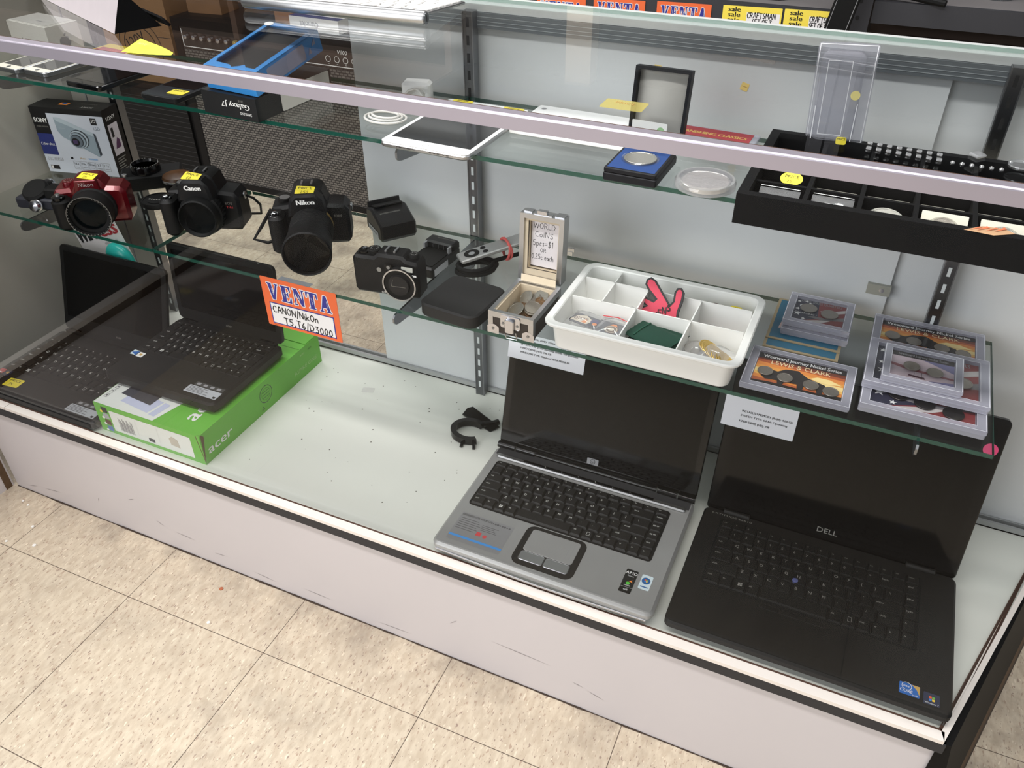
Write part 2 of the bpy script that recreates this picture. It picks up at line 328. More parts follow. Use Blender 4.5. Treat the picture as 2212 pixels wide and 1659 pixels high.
V = b.v; b.v = [(.2+z*1.0, x, y) for x, y, z in V]; b.v = [(min(x, 2.02), y, z) for x, y, z in b.v]; b.build('top_bar', case, smooth=14)
b = MB(); b.box(.2, 0, .9535, 2.02, .0016, .9575, SEAM); b.build('bar_gasket', case)
b = MB(); b.box(.222, .0115, .243, SX-.004, .0165, .952, GLS); b.build('front_pane', case, smooth=0)
b = MB(); b.add([(SX, .014, .243), (slant(.43)-.002, .43, .243), (slant(.43)-.002, .43, .952), (SX, .014, .952)], [(0, 1, 2, 3)], GLS); b.build('end_pane', case, smooth=0)
b = MB(); b.prism([(.2, .0016), (2.02, .0016), (slant(.44), .44), (.2, .44)], .952, .957, GTOP, side=glass('pale glass edge', (200, 216, 208), .06, .6, .05, haze=.55, hazecol=(176, 198, 188))); b.build('top_pane', case, smooth=0)
b = MB(); b.box(.2, .424, .941, 2.15, .452, .9515, RAILW); b.box(.2, .4403, .9515, 2.15, .449, .9572, RAILW); b.build('rear_rail', case)
b = MB(); HEAD = mat('grey header track', (112, 118, 122), .4, .3, .05, vs=3); b.box(.372, .4205, .919, 2.13, .4265, .9405, HEAD)
for z in (.9235, .9285, .9345): b.box(.372, .4200, z, 2.13, .4206, z+.0008, mat('header groove', (160, 166, 168), .4))
b.build('header_track', case)
b = MB(); b.add([(.222, .0165, .242), (.246, .445, .242), (.246, .445, .951), (.222, .0165, .951), (.2, .0165, .242), (.2, .445, .242), (.2, .445, .951), (.2, .0165, .951)],
      [(0, 1, 2, 3), (5, 4, 7, 6), (3, 2, 6, 7), (0, 4, 5, 1), (0, 3, 7, 4), (1, 5, 6, 2)], LEFTW); b.build('side_panel', case, smooth=0)
b = MB(); b.box(.246, .4245, .243, .372, .434, .94, LEFTW); b.box(.286, .4225, .243, .2885, .4245, .94, GREYP); b.build('back_stile', case, smooth=0)
b = MB(); b.box(.372, .4215, .242, 2.13, .4265, .2535, RAILM); b.box(.372, .4345, .242, 2.13, .4375, .2535, RAILM); b.box(.372, .4215, .242, 2.13, .450, .2445, RAILM); b.build('door_track', case)
PULL = mat('smoky plastic pull', (150, 150, 140), .3, var=.05)
def sdoor(x0, x1, y, pull):
    d = MB(); d.box(x0, y, .247, x1, y+.005, .939, PANEL); o = d.build('sliding_door', case, smooth=0)
    if pull:
        q = MB(); q.rbox(x1-.030, -.006, .0, x1+.002, .0, .016, .0, PULL); q.push(FR(x1-.010, -.0062, .008)).disc(0, 0, .0035, 0, CHROME, 14); q.pop()
        q.build('door_pull', o, loc=(0, y, .612))
sdoor(.930, 1.812, .428, True); sdoor(1.60, 2.128, .439, False)
def standard(x):
    s = MB(); SL = mat('slot painted backlit', (214, 220, 220), .5, var=.02); GA = mat('galvanised steel', (105, 107, 110), .3, 1, .12, vs=12); DK = mat('slot dark', (20, 20, 20), .7)
    s.box(x-.008, .406, .243, x+.008, .4215, .944, GA)
    for i in range(27):
        z = .262+i*.0254
        s.box(x-.0022, .4055, z, x+.0022, .4062, z+.0135, SL if z < .80 else DK)  # lower slots painted bright as if light came through, upper ones dark
    s.box(x-.0090, .4052, .243, x-.0074, .4215, .944, STEEL); s.box(x+.0074, .4052, .243, x+.0090, .4215, .944, STEEL); s.build('slotted_upright', case)
for x in (.38, 1.1545, 1.877): standard(x)
def bracket(x, z, tip):
    s = MB(); P = [(tip+.004, z), (tip, z-.004), (tip, z-.012), (tip+.004, z-.0165), (tip+.012, z-.019), (.400, z-.048), (.406, z-.044), (.406, z)]
    s.push(Matrix(((0, 0, 1, 0), (1, 0, 0, 0), (0, 1, 0, 0), (0, 0, 0, 1)))); s.prism(P, x-.0015, x+.0015, STEEL); s.pop(); s.build('shelf_bracket', case)
for x in (.38, 1.1545, 1.877): bracket(x, .5775, .134)
bracket(1.1545, .8145, .182); bracket(.38, .8145, .19)
def gshelf(x0, x1, y0, z, lab):
    s = MB(); s.box(x0, y0, z-.006, x1, .404, z, SH)
    s.box(x0, y0-.0006, z-.0060, x1, y0-.0001, z-.0002, GEDGE); s.box(x1+.0001, y0, z-.006, x1+.0006, .404, z, GEDGE); s.box(x0, .4042, z-.006, x1, .4047, z, GEDGE)
    s.build('glass_shelf', label=lab, cat='glass shelf', group='glass shelves', smooth=0)
gshelf(.248, .680, .1455, LZ, 'short lower glass shelf under the red camera at the left end')
gshelf(.683, 1.957, .1455, LZ, 'long lower glass shelf carrying the white tray and the coin case')
gshelf(.248, 1.153, .193, UZ, 'upper glass shelf carrying the phones and the blue topped phone box')
gshelf(1.1555, 1.985, .193, UZ, 'upper glass shelf under the black coin tray and blue coin box')
# ---------------------------------------------------------------- neighbouring case at the left corner, running towards the viewer
nb = thing('display_case', 'neighbouring display case at the left corner with dark chipped kick panel', 'display case', (0, 0, 0))
b = MB(); b.box(.214, -1.5, 0, .234, -.002, .2196, LAM); b.box(.2335, -.020, 0, .2355, -.006, .16, WOOD); b.build('kick_panel', nb)
b = MB(); b.box(.20, -1.5, .2196, .238, -.0065, .2385, WOOD); b.build('black_strip', nb)
b = MB(); b.box(.21, -1.5, .2385, .2375, -.0065, .2515, CREAM); b.build('metal_trim', nb)
b = MB(); b.box(-.25, -1.5, .232, .21, -.0065, .242, SIDEB); b.build('deck', nb)
b = MB(); b.box(.205, -1.5, .2445, .21, -.02, .952, GLS); b.build('front_pane', nb, smooth=0)
b = MB(); b.box(.198, -1.5, .939, .212, -.02, .957, MAUVE); b.build('top_bar', nb)
b = MB(); b.box(-.27, -1.5, 0, -.25, -.0065, .957, SIDEB); b.box(-.25, -1.5, .947, .198, -.0065, .957, SIDEB); b.build('case_body', nb)
# crumbs on the floor
for i, (x, y) in enumerate(((.315, -.035), (.375, -.075), (.42, -.11), (.36, -.125), (.86, -.115), (.83, -.045), (.295, -.03))):
    c = MB(); c.prism(ngon(6, .0028+.0006*(i % 3), 0, 0, i), 0, .002, CR if i != 5 else mat('rust crumb', (170, 98, 66), .8), .0006)
    c.build('floor_crumb', loc=(x, y, 0), label=['small white crumb near the left corner of the kick panel', 'small white crumb on the floor tile left of the first seam', 'round white crumb on the tile below the left corner', 'white crumb just above the long floor seam at left', 'white crumb on the long floor seam in the middle', 'rust coloured crumb on the floor near the kick panel', 'tiny white crumb tight in the left floor corner'][i], cat='crumb', group='crumbs on the floor')
# ---------------------------------------------------------------- keyboards
def W(s, *sp): return [(c, 1) for c in s]
def rows_std(extra=None):
    r = [[('esc', 1)]+[('f%d' % i, 1) for i in range(1, 13)]+[('ins', 1), ('del', 1)],
         W('`1234567890-=')+[('back', 2)], [('tab', 1.5)]+W('QWERTYUIOP[]')+[('\\', 1.5)],
         [('caps', 1.75)]+W("ASDFGHJKL;'")+[('enter', 2.25)], [('shift', 2.3)]+W('ZXCVBNM,./')+[('shift', 1.7), ('^', 1)],
         [('ctrl', 1.2), ('fn', 1), ('win', 1), ('alt', 1), ('', 5), ('alt', 1), ('menu', 1), ('ctrl', 1), ('<', 1), ('v', 1), ('>', 1)]]
    if extra:
        for i, e in enumerate(extra):
            if i < len(r) and e: r[i].append((e, 1))
    return r
def keyboard(parent, x0, x1, y0, y1, z, mk, ml, rows=None, h=.0022, gap=.0016, ls=1.0, name='keyboard', f_row=.7, inset_=.0013, lab=None):
    rows = rows or rows_std(); k = MB(); g = MB(); n = len(rows); unit = (y1-y0)/(n-1+f_row); y = y1
    for ri, row in enumerate(rows):
        rh = unit*(f_row if ri == 0 else 1); tot = sum(a[1] for a in row); x = x0
        for t, wt in row:
            kw = (x1-x0)*wt/tot; a, b_, c, d = x+gap/2, y-rh+gap/2, x+kw-gap/2, y-gap/2; q = inset_
            k.add([(a, b_, z), (c, b_, z), (c, d, z), (a, d, z), (a+q, b_+q*1.2, z+h), (c-q, b_+q*1.2, z+h), (c-q, d-q*.5, z+h), (a+q, d-q*.5, z+h)],
                  [(4, 5, 6, 7), (0, 1, 5, 4), (1, 2, 6, 5), (2, 3, 7, 6), (3, 0, 4, 7)], mk)
            zz = z+h+.00012; fh = rh*.23*ls
            if t == 'win':
                for i in (0, 1):
                    for j in (0, 1): g.rect(a+kw*.32+i*fh*.62, b_+rh*.38+j*fh*.62, a+kw*.32+i*fh*.62+fh*.52, b_+rh*.38+j*fh*.62+fh*.52, zz, ml)
            elif t == 'menu': g.line([(a+kw*.35, b_+rh*.35), (a+kw*.6, b_+rh*.35), (a+kw*.6, b_+rh*.7), (a+kw*.35, b_+rh*.7)], .0005, zz, ml, True)
            elif len(t) == 1: g.text(t, fh*(1.0 if t.isalpha() else .85), a+kw*.26, b_+rh*.50, zz, ml)
            elif t: g.text(t, fh*.66, a+q+kw*.05+.0005, b_+rh*.55, zz, ml, al='l')
            x += kw
        y -= rh
    o = k.build(name, parent, smooth=0, label=lab); g.build('key_lettering', o, smooth=0); return o
def lid(root, w, h, t, hy, hz, tilt, mfr, mscr, bez, x0=0, top=None, r=.008, name='screen_lid'):
    s = MB(); s.push(FR(0, 0, 0)); s.prism(rr(x0, 0, x0+w, h, r), -t, 0, mfr, .0015); s.pop()
    o = s.build(name, root, loc=(0, hy, hz), rot=(-tilt, 0, 0))
    q = MB(); q.push(FR(0, 0, 0)); q.prism(rr(x0+bez[0], bez[1], x0+w-bez[0], h-bez[2], .001), .0001, .0006, mscr); q.pop(); q.build('screen', o)
    return o
def onlid(o, fn, name):
    s = MB(); s.push(FR(0, 0, 0)); fn(s); s.pop(); return s.build(name, o, smooth=0)
LEG = mat('key legend white', (205, 205, 200), .6, var=.01); LEGD = mat('key legend grey', (128, 126, 120), .6, var=.01)
# ---- silver laptop in the middle of the deck
SIL = mat('satin silver plastic', (158, 158, 156), .38, .35, .05, vs=30); DKG = mat('charcoal keys', (26, 25, 24), .5, var=.08, spec=.3)
GRIL = mat('speaker grille grey', (70, 70, 72), .5, .4, .3, vs=900); PIANO = mat('piano black', (8, 8, 8), .07, var=.04, spec=.4)
hp = thing('laptop', 'open silver laptop with black screen and dark keys in the middle of the deck', 'laptop', (1.2635, .008, DZ))
b = MB(); b.rbox(0, .002, .003, .354, .252, .026, .012, SIL, .004, chb=.012); b.rbox(.016, .018, 0, .338, .236, .006, .01, BLKM)
b.box(.006, .228, .0258, .348, .247, .0268, GRIL); b.build('base', hp)
b = MB(); b.rbox(.010, .2185, .0255, .344, .2285, .0305, .004, ALU, .002); b.build('media_strip', hp)
b = MB(); b.rbox(.06, .2225, .0303, .29, .2272, .0308, .001, BLKG); [b.disc(.10+i*.03, .2248, .0008, .031, LEG, 8) for i in range(6)]; b.build('media_buttons', hp)
b = MB(); b.rbox(.0165, .098, .0257, .3235, .2125, .0266, .006, BLKM); b.build('key_bed', hp)
keyboard(hp, .019, .321, .1005, .2105, .0266, DKG, LEG, rows_std(['', 'home', 'pg up', 'pg dn', 'end', '>']), h=.0030, ls=1.05, inset_=.0019)
b = MB(); b.rbox(.127, .014, .0258, .227, .096, .0263, .014, DKG); b.build('touchpad_surround', hp)
b = MB(); b.rbox(.137, .043, .0262, .217, .0895, .0270, .005, SIL, .0004); b.rect(.203, .05, .2035, .084, .02705, GREYP); b.rect(.209, .05, .2095, .084, .02705, GREYP); b.build('touchpad', hp)
for x0, x1 in ((.137, .1765), (.1775, .217)):
    b = MB(); b.rbox(x0, .023, .0262, x1, .0415, .0276, .004, ALU, .001); b.build('touchpad_button', hp)
b = MB(); z = .0263; b.rect(.018, .018, .108, .079, .02615, mat('clear film', (152, 152, 153), .3, .4, .02)); b.text('DESIGNED FOR YOUR LIFE', .0042, .02, .0725, z, INK, 'l', w=.052)
for i in range(6): b.rect(.021, .066-i*.0045, .052+(i*7 % 5)*.0015, .0672-i*.0045, z, mat('dark grey print', (92, 92, 94), .6, var=.02))
for i in range(4): b.rect(.060, .063-i*.0035, .088-(i*5 % 3)*.003, .064-i*.0035, z, mat('dark grey print', (92, 92, 94)))
b.rect(.058, .040, .066, .048, z, mat('red print', (196, 62, 66), .6)); b.disc(.073, .0425, .0034, z, mat('red print', (196, 62, 66)), 14)
for i in range(8): b.disc(.074+i*.004, .0735, .0014+.0004*(i % 3), z, mat('dark grey print', (92, 92, 94)), 7)
b.rect(.0185, .026, .108, .0305, z, mat('sky blue print', (62, 138, 206), .6)); b.build('feature_sticker', hp)
b = MB(); b.rbox(.2955, .028, .0259, .3135, .073, .0263, .002, BLKG); zz = .0264; b.text('AMD', .0055, .3045, .064, zz, WHT, sx=1.1); b.text('Turion', .0026, .3045, .0595, zz, WHT)
b.poly([(.3045, .0505), (.311, .055), (.308, .0525), (.311, .049)], zz, mat('orange print', (238, 140, 52), .6)); b.text('nvidia', .003, .3045, .041, zz, WHT); b.disc(.3045, .0463, .003, zz, mat('green print', (84, 190, 60), .6), 10)
b.text('wifi', .0035, .3045, .0325, zz, WHT); b.line([(.296, .0385), (.313, .0385)], .0006, zz, GREYP); b.build('badge_sticker', hp)
b = MB(); b.rbox(.320, .044, .0259, .3365, .072, .0262, .002, mat('pale sticker', (206, 222, 226), .5)); b.disc(.328, .061, .0065, .0263, mat('orb blue', (38, 92, 150), .4), 18)
for i, cc in enumerate(((220, 90, 50), (110, 180, 70), (60, 130, 210), (240, 200, 60))): b.rect(.3255+(i % 2)*.0027, .0587+(1-i//2)*.0027, .3278+(i % 2)*.0027, .061+(1-i//2)*.0027, .0264, mat('flag %d' % i, cc, .5))
b.rect(.3225, .048, .334, .0500, .0263, mat('orb blue', (38, 92, 150))); b.build('system_sticker', hp)
hl = lid(hp, .352, .205, .009, .2535, .030, R(15.5), PIANO, SCR, (.012, .030, .012), x0=.001, r=.006)
def hplogo(s):
    s.rbox(.163, .0085, .0004, .183, .0195, .0008, .001, GREYP); s.ring(.173, .014, .0038, .0046, .001, INK, 20); s.text('hp', .0042, .173, .0118, .001, INK, sh=.25)
onlid(hl, hplogo, 'maker_logo')
b = MB()
for x0, x1 in ((.001, .033), (.036, .071), (.29, .322), (.325, .353)): b.tube([(x0, .250, .030), (x1, .250, .030)], .0062, PIANO, 14)
b.tube([(.072, .251, .028), (.288, .251, .028)], .0042, PIANO, 12); b.build('hinge', hp)
b = MB(); b.tube([(.008, .0015, .014), (.12, -.0008, .013), (.18, -.002, .0125), (.24, -.0008, .013), (.346, .0015, .014)], .0016, CHROME, 8); b.build('chrome_edge', hp)
PAPER = mat('white paper', (226, 228, 234), .75, var=.01)
def sheet(label, loc, rot, lines, w, h, cat='paper sheet'):
    s = MB(); s.push(FR(0, 0, 0)); s.prism(rr(0, -h, w, 0, .0005, 1), 0, .0004, PAPER)
    for t, x, y, hh, ww in lines: s.text(t, hh, x, y, .0006, INK, 'l', w=ww, bd=.05)
    s.pop(); s.build('spec_sheet', loc=loc, rot=rot, label=label, cat=cat, group='laptop specification sheets', smooth=0)
ly = .008+.2535; lz = DZ+.030; tl = R(15.5)
def lidpt(x, h_, off=.0016): return (x, ly+sin(tl)*h_-cos(tl)*off, lz+cos(tl)*h_+sin(tl)*off)
sheet('white specification sheet taped to the screen of the silver laptop', lidpt(1.262, .209), (-tl, 0, 0),
      [('PROCESSOR: AMD TURION X2', .022, -.007, .0032, .075), ('INSTALLED MEMORY (RAM): 2.00 GB', .022, -.0135, .0032, .088), ('SYSTEM TYPE: 64-bit Operating System, x64 processor', .022, -.020, .0034, .102), ('HARD DRIVE (HD): 396 GB', .022, -.0265, .0034, .055), ('WINDOWS TYPE: Windows VISTA PREMIUM', .022, -.034, .0034, .088)], .136, .046)
# ---- large black laptop at the right end
DBL = mat('black soft touch', (20, 19, 18), .5, var=.08, vs=20, spec=.25); DKK = mat('black keys', (17, 16, 15), .5, var=.06, spec=.25)
dl = thing('laptop', 'large open black laptop at the right end with a pink dot on its screen corner', 'laptop', (1.6335, .009, DZ))
b = MB(); b.rbox(0, .004, .001, .373, .252, .026, .010, DBL, .003, chb=.014); b.build('base', dl)
b = MB(); b.rbox(.030, .092, .0257, .326, .230, .0263, .003, BLKM); b.build('key_bed', dl)
keyboard(dl, .033, .323, .095, .228, .0262, DKK, LEGD, rows_std(['home', 'end', 'pgup', 'pgdn', '', '']), h=.0026, ls=1.0)
b = MB(); b.lathe([(.0042, .0262), (.0042, .0296), (.003, .0302), (0, .0302)], mat('blue nub', (70, 76, 120), .6), 14); b.pop if 0 else None; b.build('pointing_stick', dl, loc=(.157, .148, 0))
b = MB(); b.rbox(.118, .028, .0258, .208, .078, .0262, .003, DKK); [b.rbox(.118+i*.031, .080, .0258, .146+i*.031, .089, .0268, .002, DKK, .0006) for i in range(3)]; b.build('touchpad', dl)
b = MB(); b.text('LATITUDE E6510', .0034, .014, .2385, .0262, LEGD, 'l', w=.062); b.build('model_lettering', dl, smooth=0)
b = MB(); b.rbox(.3085, .018, .0258, .3335, .036, .0262, .0015, mat('chip blue', (30, 98, 176), .5)); b.poly([(.3235, .0358), (.3333, .0358), (.3333, .0215), (.330, .029)], .0263, mat('gold print', (196, 158, 82), .5))
b.text('intel', .0036, .3175, .0298, .0264, WHT); b.ring(.3175, .0312, .0056, .0062, .0264, WHT, 20); b.text('CORE', .0044, .3172, .0218, .0264, WHT); b.text('inside', .0022, .328, .0193, .0264, WHT); b.build('processor_sticker', dl, smooth=0)
b = MB(); b.rbox(.338, .0145, .0258, .3575, .0325, .0262, .001, mat('night blue print', (30, 38, 66), .5))
for i, cc in enumerate(((214, 86, 46), (116, 178, 66), (58, 128, 206), (238, 196, 58))): b.rect(.3445+(i % 2)*.0038, .0205+(1-i//2)*.0038, .3478+(i % 2)*.0038, .0238+(1-i//2)*.0038, .0263, mat('flag %d' % i, cc, .5))
b.text('Windows 7', .0026, .348, .0158, .0263, WHT); b.build('system_sticker', dl, smooth=0)
dlid = lid(dl, .371, .262, .010, .2535, .018, R(14.5), mat('dark lid frame', (8, 8, 9), .15, var=.05, spec=.3), SCR, (.014, .026, .014), x0=.001, r=.008)
onlid(dlid, lambda s: s.text('DELL', .009, .186, .016, .0004, LEGD, w=.030), 'maker_logo')
onlid(dlid, lambda s: s.prism(ngon(24, .0095,   .357, .215), .0008, .0011, mat('pink dot', (216, 64, 116), .6)), 'dot_sticker')
for x in (.03, .303):
    b = MB(); b.tube([(x, .249, .026), (x+.04, .249, .026)], .005, DBL, 12); b.build('hinge', dl)
tl = R(14.5); ly = .009+.2545; lz = DZ+.027
sheet('white specification sheet taped to the screen of the large black laptop', lidpt(1.628, .196), (-tl, 0, 0),
      [('INSTALLED MEMORY (RAM): 4.00 GB', .028, -.024, .0034, .075), ('SYSTEM TYPE: 64-bit Operating', .027, -.0315, .0034, .070), ('HARD DRIVE (HD): 298', .027, -.041, .0036, .045)], .109, .052)
# ---- small black laptop at the far left
BL2 = mat('black textured lid', (22, 22, 22), .45, var=.1, vs=120, spec=.25)
def smalllap(label, loc, w, d, h, kb, hy, lh, tilt, bez, lwid=None):
    t = thing('laptop', label, 'laptop', loc); s = MB(); s.rbox(0, 0, .001, w, d, h, .012, BL2, .004, chb=.008); s.build('base', t); s = MB(); s.rbox(.012, hy-.010, h-.002, min(w, lwid or w)-.012, hy+.001, h+.0035, .002, BLKM); s.build('hinge_cover', t)
    keyboard(t, *kb, h-.0004, DKK, LEG, h=.0022, ls=1.35); o = lid(t, (lwid or w)-.002, lh, .009, hy, h+.002, tilt, BL2, SCR, bez, x0=.001, r=.010)
    onlid(o, lambda s: s.text('acer', .0062, .155 if w > .3 else w/2, bez[1]*.3, .0004, LEGD, sh=.15), 'maker_logo')
    for x in (.02, min(w, (lwid or w))-.05):
        s = MB(); s.tube([(x, hy-.003, h-.0005), (x+.03, hy-.003, h-.0005)], .0055, BLKG, 12); s.build('hinge', t)
    return t
def specst(t, x, y, z):
    s = MB(); s.rbox(x, y, z, x+.072, y+.020, z+.0003, .001, mat('label silver', (178, 182, 186), .5)); s.rbox(x+.006, y+.0215, z, x+.070, y+.032, z+.0003, .001, mat('label dark', (62, 62, 62), .4))
    for i in range(5): s.rect(x+.004, y+.0035+i*.0032, x+.05-(i*11 % 7)*.003, y+.0047+i*.0032, z+.0004, mat('dark grey print', (92, 92, 94)))
    for i in range(4): s.rect(x+.010+i*.015, y+.024, x+.018+i*.015, y+.0295, z+.0004, GREYP)
    s.rect(x+.063, y+.0015, x+.069, y+.0065, z+.0004, INK); s.build('feature_sticker', t, smooth=0)
la = smalllap('small open black laptop at the left end with yellow price tag on its palm rest', (.244, .010, DZ), .311, .215, .022, (.010, .301, .062, .180), .222, .182, R(17), (.012, .030, .012), .288)
specst(la, .228, .012, .0222)
b = MB(); price(b, .070, .033, .0222, '75', .036, .024, .1); b.build('price_sticker', la, smooth=0, label='yellow price sticker on the palm rest')
b = MB(); b.rbox(.006, .047, .0221, .020, .060, .0224, .001, mat('red chip', (186, 76, 78), .5)); b.rect(.0075, .0485, .0185, .0505, .0225, WHT); b.rbox(.022, .044, .0221, .038, .060, .0224, .001, mat('night blue print', (40, 58, 92), .5)); b.rect(.027, .050, .033, .056, .0225, mat('gold print', (196, 158, 82))); b.build('badge_sticker', la, smooth=0)
# ---- green carton with the netbook standing on it
GRN = mat('green carton', (104, 182, 62), .5, var=.03, vs=10); GRW = mat('carton white print', (228, 232, 226), .55, var=.01); KRAFT = mat('kraft edge', (96, 82, 60), .8); LILAC = mat('lilac print', (196, 202, 226), .55); PICD = mat('print dark', (58, 60, 70), .5)
gb = thing('computer_carton', 'bright green computer carton with white label lying under the small netbook', 'box', (.558, .026, DZ))
b = MB(); BW, BD, BH = .245, .351, .065; b.box(0, 0, 0, BW, BD, BH, GRN); z = BH+.0003
b.poly([(.001, .001), (.140, .001), (.158, .075), (.158, .20), (.001, .20)], z, GRW)
b.poly([(.045, .022), (.115, .014), (.122, .050), (.050, .058)], z+.0002, LILAC); b.poly([(.030, .040), (.105, .033), (.108, .10), (.036, .10)], z+.0004, PICD); b.poly([(.120, .012), (.134, .011), (.140, .048), (.126, .05)], z+.0002, LILAC)
for i in range(4): b.line([(.006, .02+i*.014), (.013, .02+i*.014), (.013, .03+i*.014), (.006, .03+i*.014)], .0008, z+.0002, mat('dark grey print', (92, 92, 94)), True); b.rect(.008, .023+i*.014, .011, .027+i*.014, z+.0002, mat('dark grey print', (92, 92, 94)))
b.text('acer', .030, .210, .030, z+.0002, WHT, 'l', rot=pi/2, w=.095, bd=.03); b.line([(.16, .29), (.244, .29)], .001, z, mat('carton crease', (66, 128, 40), .6)); b.line([(.16, .29), (.13, .35)], .001, z, mat('carton crease', (66, 128, 40)))
b.push(FR(0, -.0003, 0)); b.rect(.034, .008, .222, .055, 0, GRW)
for i, cc in enumerate(((30, 32, 36), (170, 172, 176), (86, 52, 46), (70, 112, 170))):
    b.rect(.016, .047-i*.0145, .030, .059-i*.0145, 0, mat('swatch %d' % i, cc, .5)); b.disc(.015, .0485-i*.0145, .0032, .0002, mat('swatch dot', (236, 214, 60) if i == 0 else (224, 224, 220), .5) if i == 0 else GRW, 12)
for i in range(14): b.rect(.052+i*.0024, .014, .0532+i*.0024+(i*7 % 3)*.0005, .044-(i*5 % 4)*.003, .0002, GREYP)
for i in range(2): b.rect(.095+i*.05, .009, .0953+i*.05, .054, .0002, mat('pale line', (190, 190, 190), .6))
b.rect(.118, .012, .132, .020, .0002, PICD); b.poly([(.172, .022), (.192, .020), (.190, .038), (.178, .043), (.170, .036)], .0002, mat('torn patch', (196, 190, 176), .8)); b.pop()
b.push(SD(BW+.0003, 0, 0)); b.text('acer', .019, .012, .016, 0, WHT, 'l', sh=.12, w=.062, bd=.03); b.text('ASPIRE ONE', .0085, .262, .018, 0, mat('pale green print', (168, 208, 140), .6), 'l', sh=.15, w=.074)
b.ring(.176, .036, .017, .0182, 0, PICD, 30); b.ring(.176, .036, .012, .0126, 0, mat('carton crease', (66, 128, 40)), 24); [b.line([(.166, .03+i*.006), (.186, .03+i*.006)], .0008, 0, PICD) for i in range(3)]
b.line([(.158, .008), (.165, .008), (.1615, .0145)], .0008, 0, PICD, True); b.text('acer', .0055, .288, .050, 0, mat('pale green print', (168, 208, 140)), 'l', sh=.15); b.text('eco', .006, .314, .050, 0, mat('carton crease', (66, 128, 40)), 'l'); b.pop()
b.add([(BW+.0006, -.0006, .002), (BW+.0006, .010, .058), (BW+.0006, .004, .0655), (BW-.008, -.0006, .0655)], [(0, 1, 2), (0, 2, 3)], KRAFT)
b.build('carton', gb, smooth=0)
b = MB(); b.push(Tm((0, 0, BH))); b.prism(rr(.16, .31, .244, .350, .004), .0004, .0016, GRN); b.pop(); b.build('flap', gb)
nbk = smalllap('small black netbook standing open on the green carton', (.535, .081, DZ+BH), .258, .205, .026, (.012, .248, .084, .190), .2035, .163, R(5), (.012, .026, .012))
specst(nbk, .180, .014, .0262)
b = MB(); b.rbox(.004, .064, .0261, .018, .078, .0264, .001, mat('pale sticker', (206, 222, 226))); b.poly([(.004, .07), (.018, .077), (.018, .064)], .0265, mat('chip blue', (30, 98, 176))); b.rbox(.020, .062, .0261, .034, .076, .0264, .001, WHT); b.rect(.024, .066, .030, .072, .0265, mat('gold print', (196, 158, 82))); b.build('badge_sticker', nbk, smooth=0)
b = MB(); b.rbox(.17, .197, .0265, .235, .204, .0285, .001, BLKG); b.text('aspire', .003, .20, .199, .0287, LEGD); b.build('power_strip', nbk)
# ---- clear pack with a teal item behind the small laptop
TEAL = mat('teal plastic', (34, 168, 158), .3, var=.04); RED = mat('deep red print', (160, 38, 48), .6, var=.02)
wp = thing('blister_pack', 'white wireless mouse pack with a teal mouse leaning behind the small left laptop', 'packaging', (.318, .330, DZ))
b = MB(); b.push(Tm((.012, 0, .160)) @ Rm(R(-22), 'Y') @ Rm(R(-3), 'X')); b.push(FR(0, 0, 0)); b.rbox(-.070, -.13, 0, .072, .085, .0012, .008, mat('glossy pack card', (214, 208, 208), .35, var=.02))
b.text('Wire', .032, -.066, .046, .0018, INK, 'l', w=.064, bd=.06); b.text('less', .032, .003, .046, .0018, RED, 'l', w=.064, bd=.06); b.text('easy to use', .007, .01, .03, .0018, GREYP, 'l'); b.pop(); b.pop(); b.build('card', wp, smooth=0)
b = MB(); b.push(Tm((.060, -.014, .170)) @ Rm(R(-24), 'Y') @ Matrix.Diagonal((1, .5, 1.2, 1))); b.lathe([(0, -.035)]+[(.035*cos(R(t)), .035*sin(R(t))) for t in range(-75, 90, 15)]+[(0, .035)], TEAL, 24); b.pop(); b.build('mouse', wp)
# ---- black cable hook lying on the deck
hk = thing('desk_hook', 'black plastic hook with a flat paddle lying left of the silver laptop', 'hook', (1.19, .29, DZ))
b = MB(); P = [(.036*cos(R(t)), .031*sin(R(t))) for t in range(62, 325, 12)]; Q = [(.0265*cos(R(t)), .0215*sin(R(t))) for t in range(62, 325, 12)]
n = len(P); V = [(x, y, z) for z in (.002, .014) for (x, y) in P]+[(x, y, z) for z in (.002, .014) for (x, y) in Q]
F = []
for i in range(n-1): F += [(i, i+1, n+i+1, n+i), (2*n+i+1, 2*n+i, 3*n+i, 3*n+i+1), (n+i, n+i+1, 3*n+i+1, 3*n+i), (i+1, i, 2*n+i, 2*n+i+1)]
F += [(0, n, 3*n, 2*n), (n-1, 3*n-1, 4*n-1, 2*n-1)]; b.add(V, F, BLKG)
b.tube([(.0, -.0275, .006), (.002, -.040, .002)], .003, BLKG, 8); b.tube([(.020, -.023, .006), (.026, -.036, .002)], .003, BLKG, 8); b.build('ring', hk)
b = MB(); b.push(Tm((-.036, .050, .002)) @ Rm(R(-14), 'Z') @ Rm(R(22), 'X')); b.prism([(0, -.006), (.072, -.012), (.082, .006), (.008, .018), (.0, .010)], 0, .006, BLKG, .0015); b.pop(); b.tube([(.014, .027, .008), (.030, .040, .006), (.036, .048, .006)], .006, BLKG, 10); b.build('paddle', hk)
b = MB(); b.rbox(-.012, -.008, 0, .012, .008, .0003, .002, mat('dried glue film', (206, 206, 200), .3)); b.build('tape_scrap', loc=(.945, .330, DZ), rot=.3, label='scrap of clear tape stuck on the bare white deck', cat='tape')
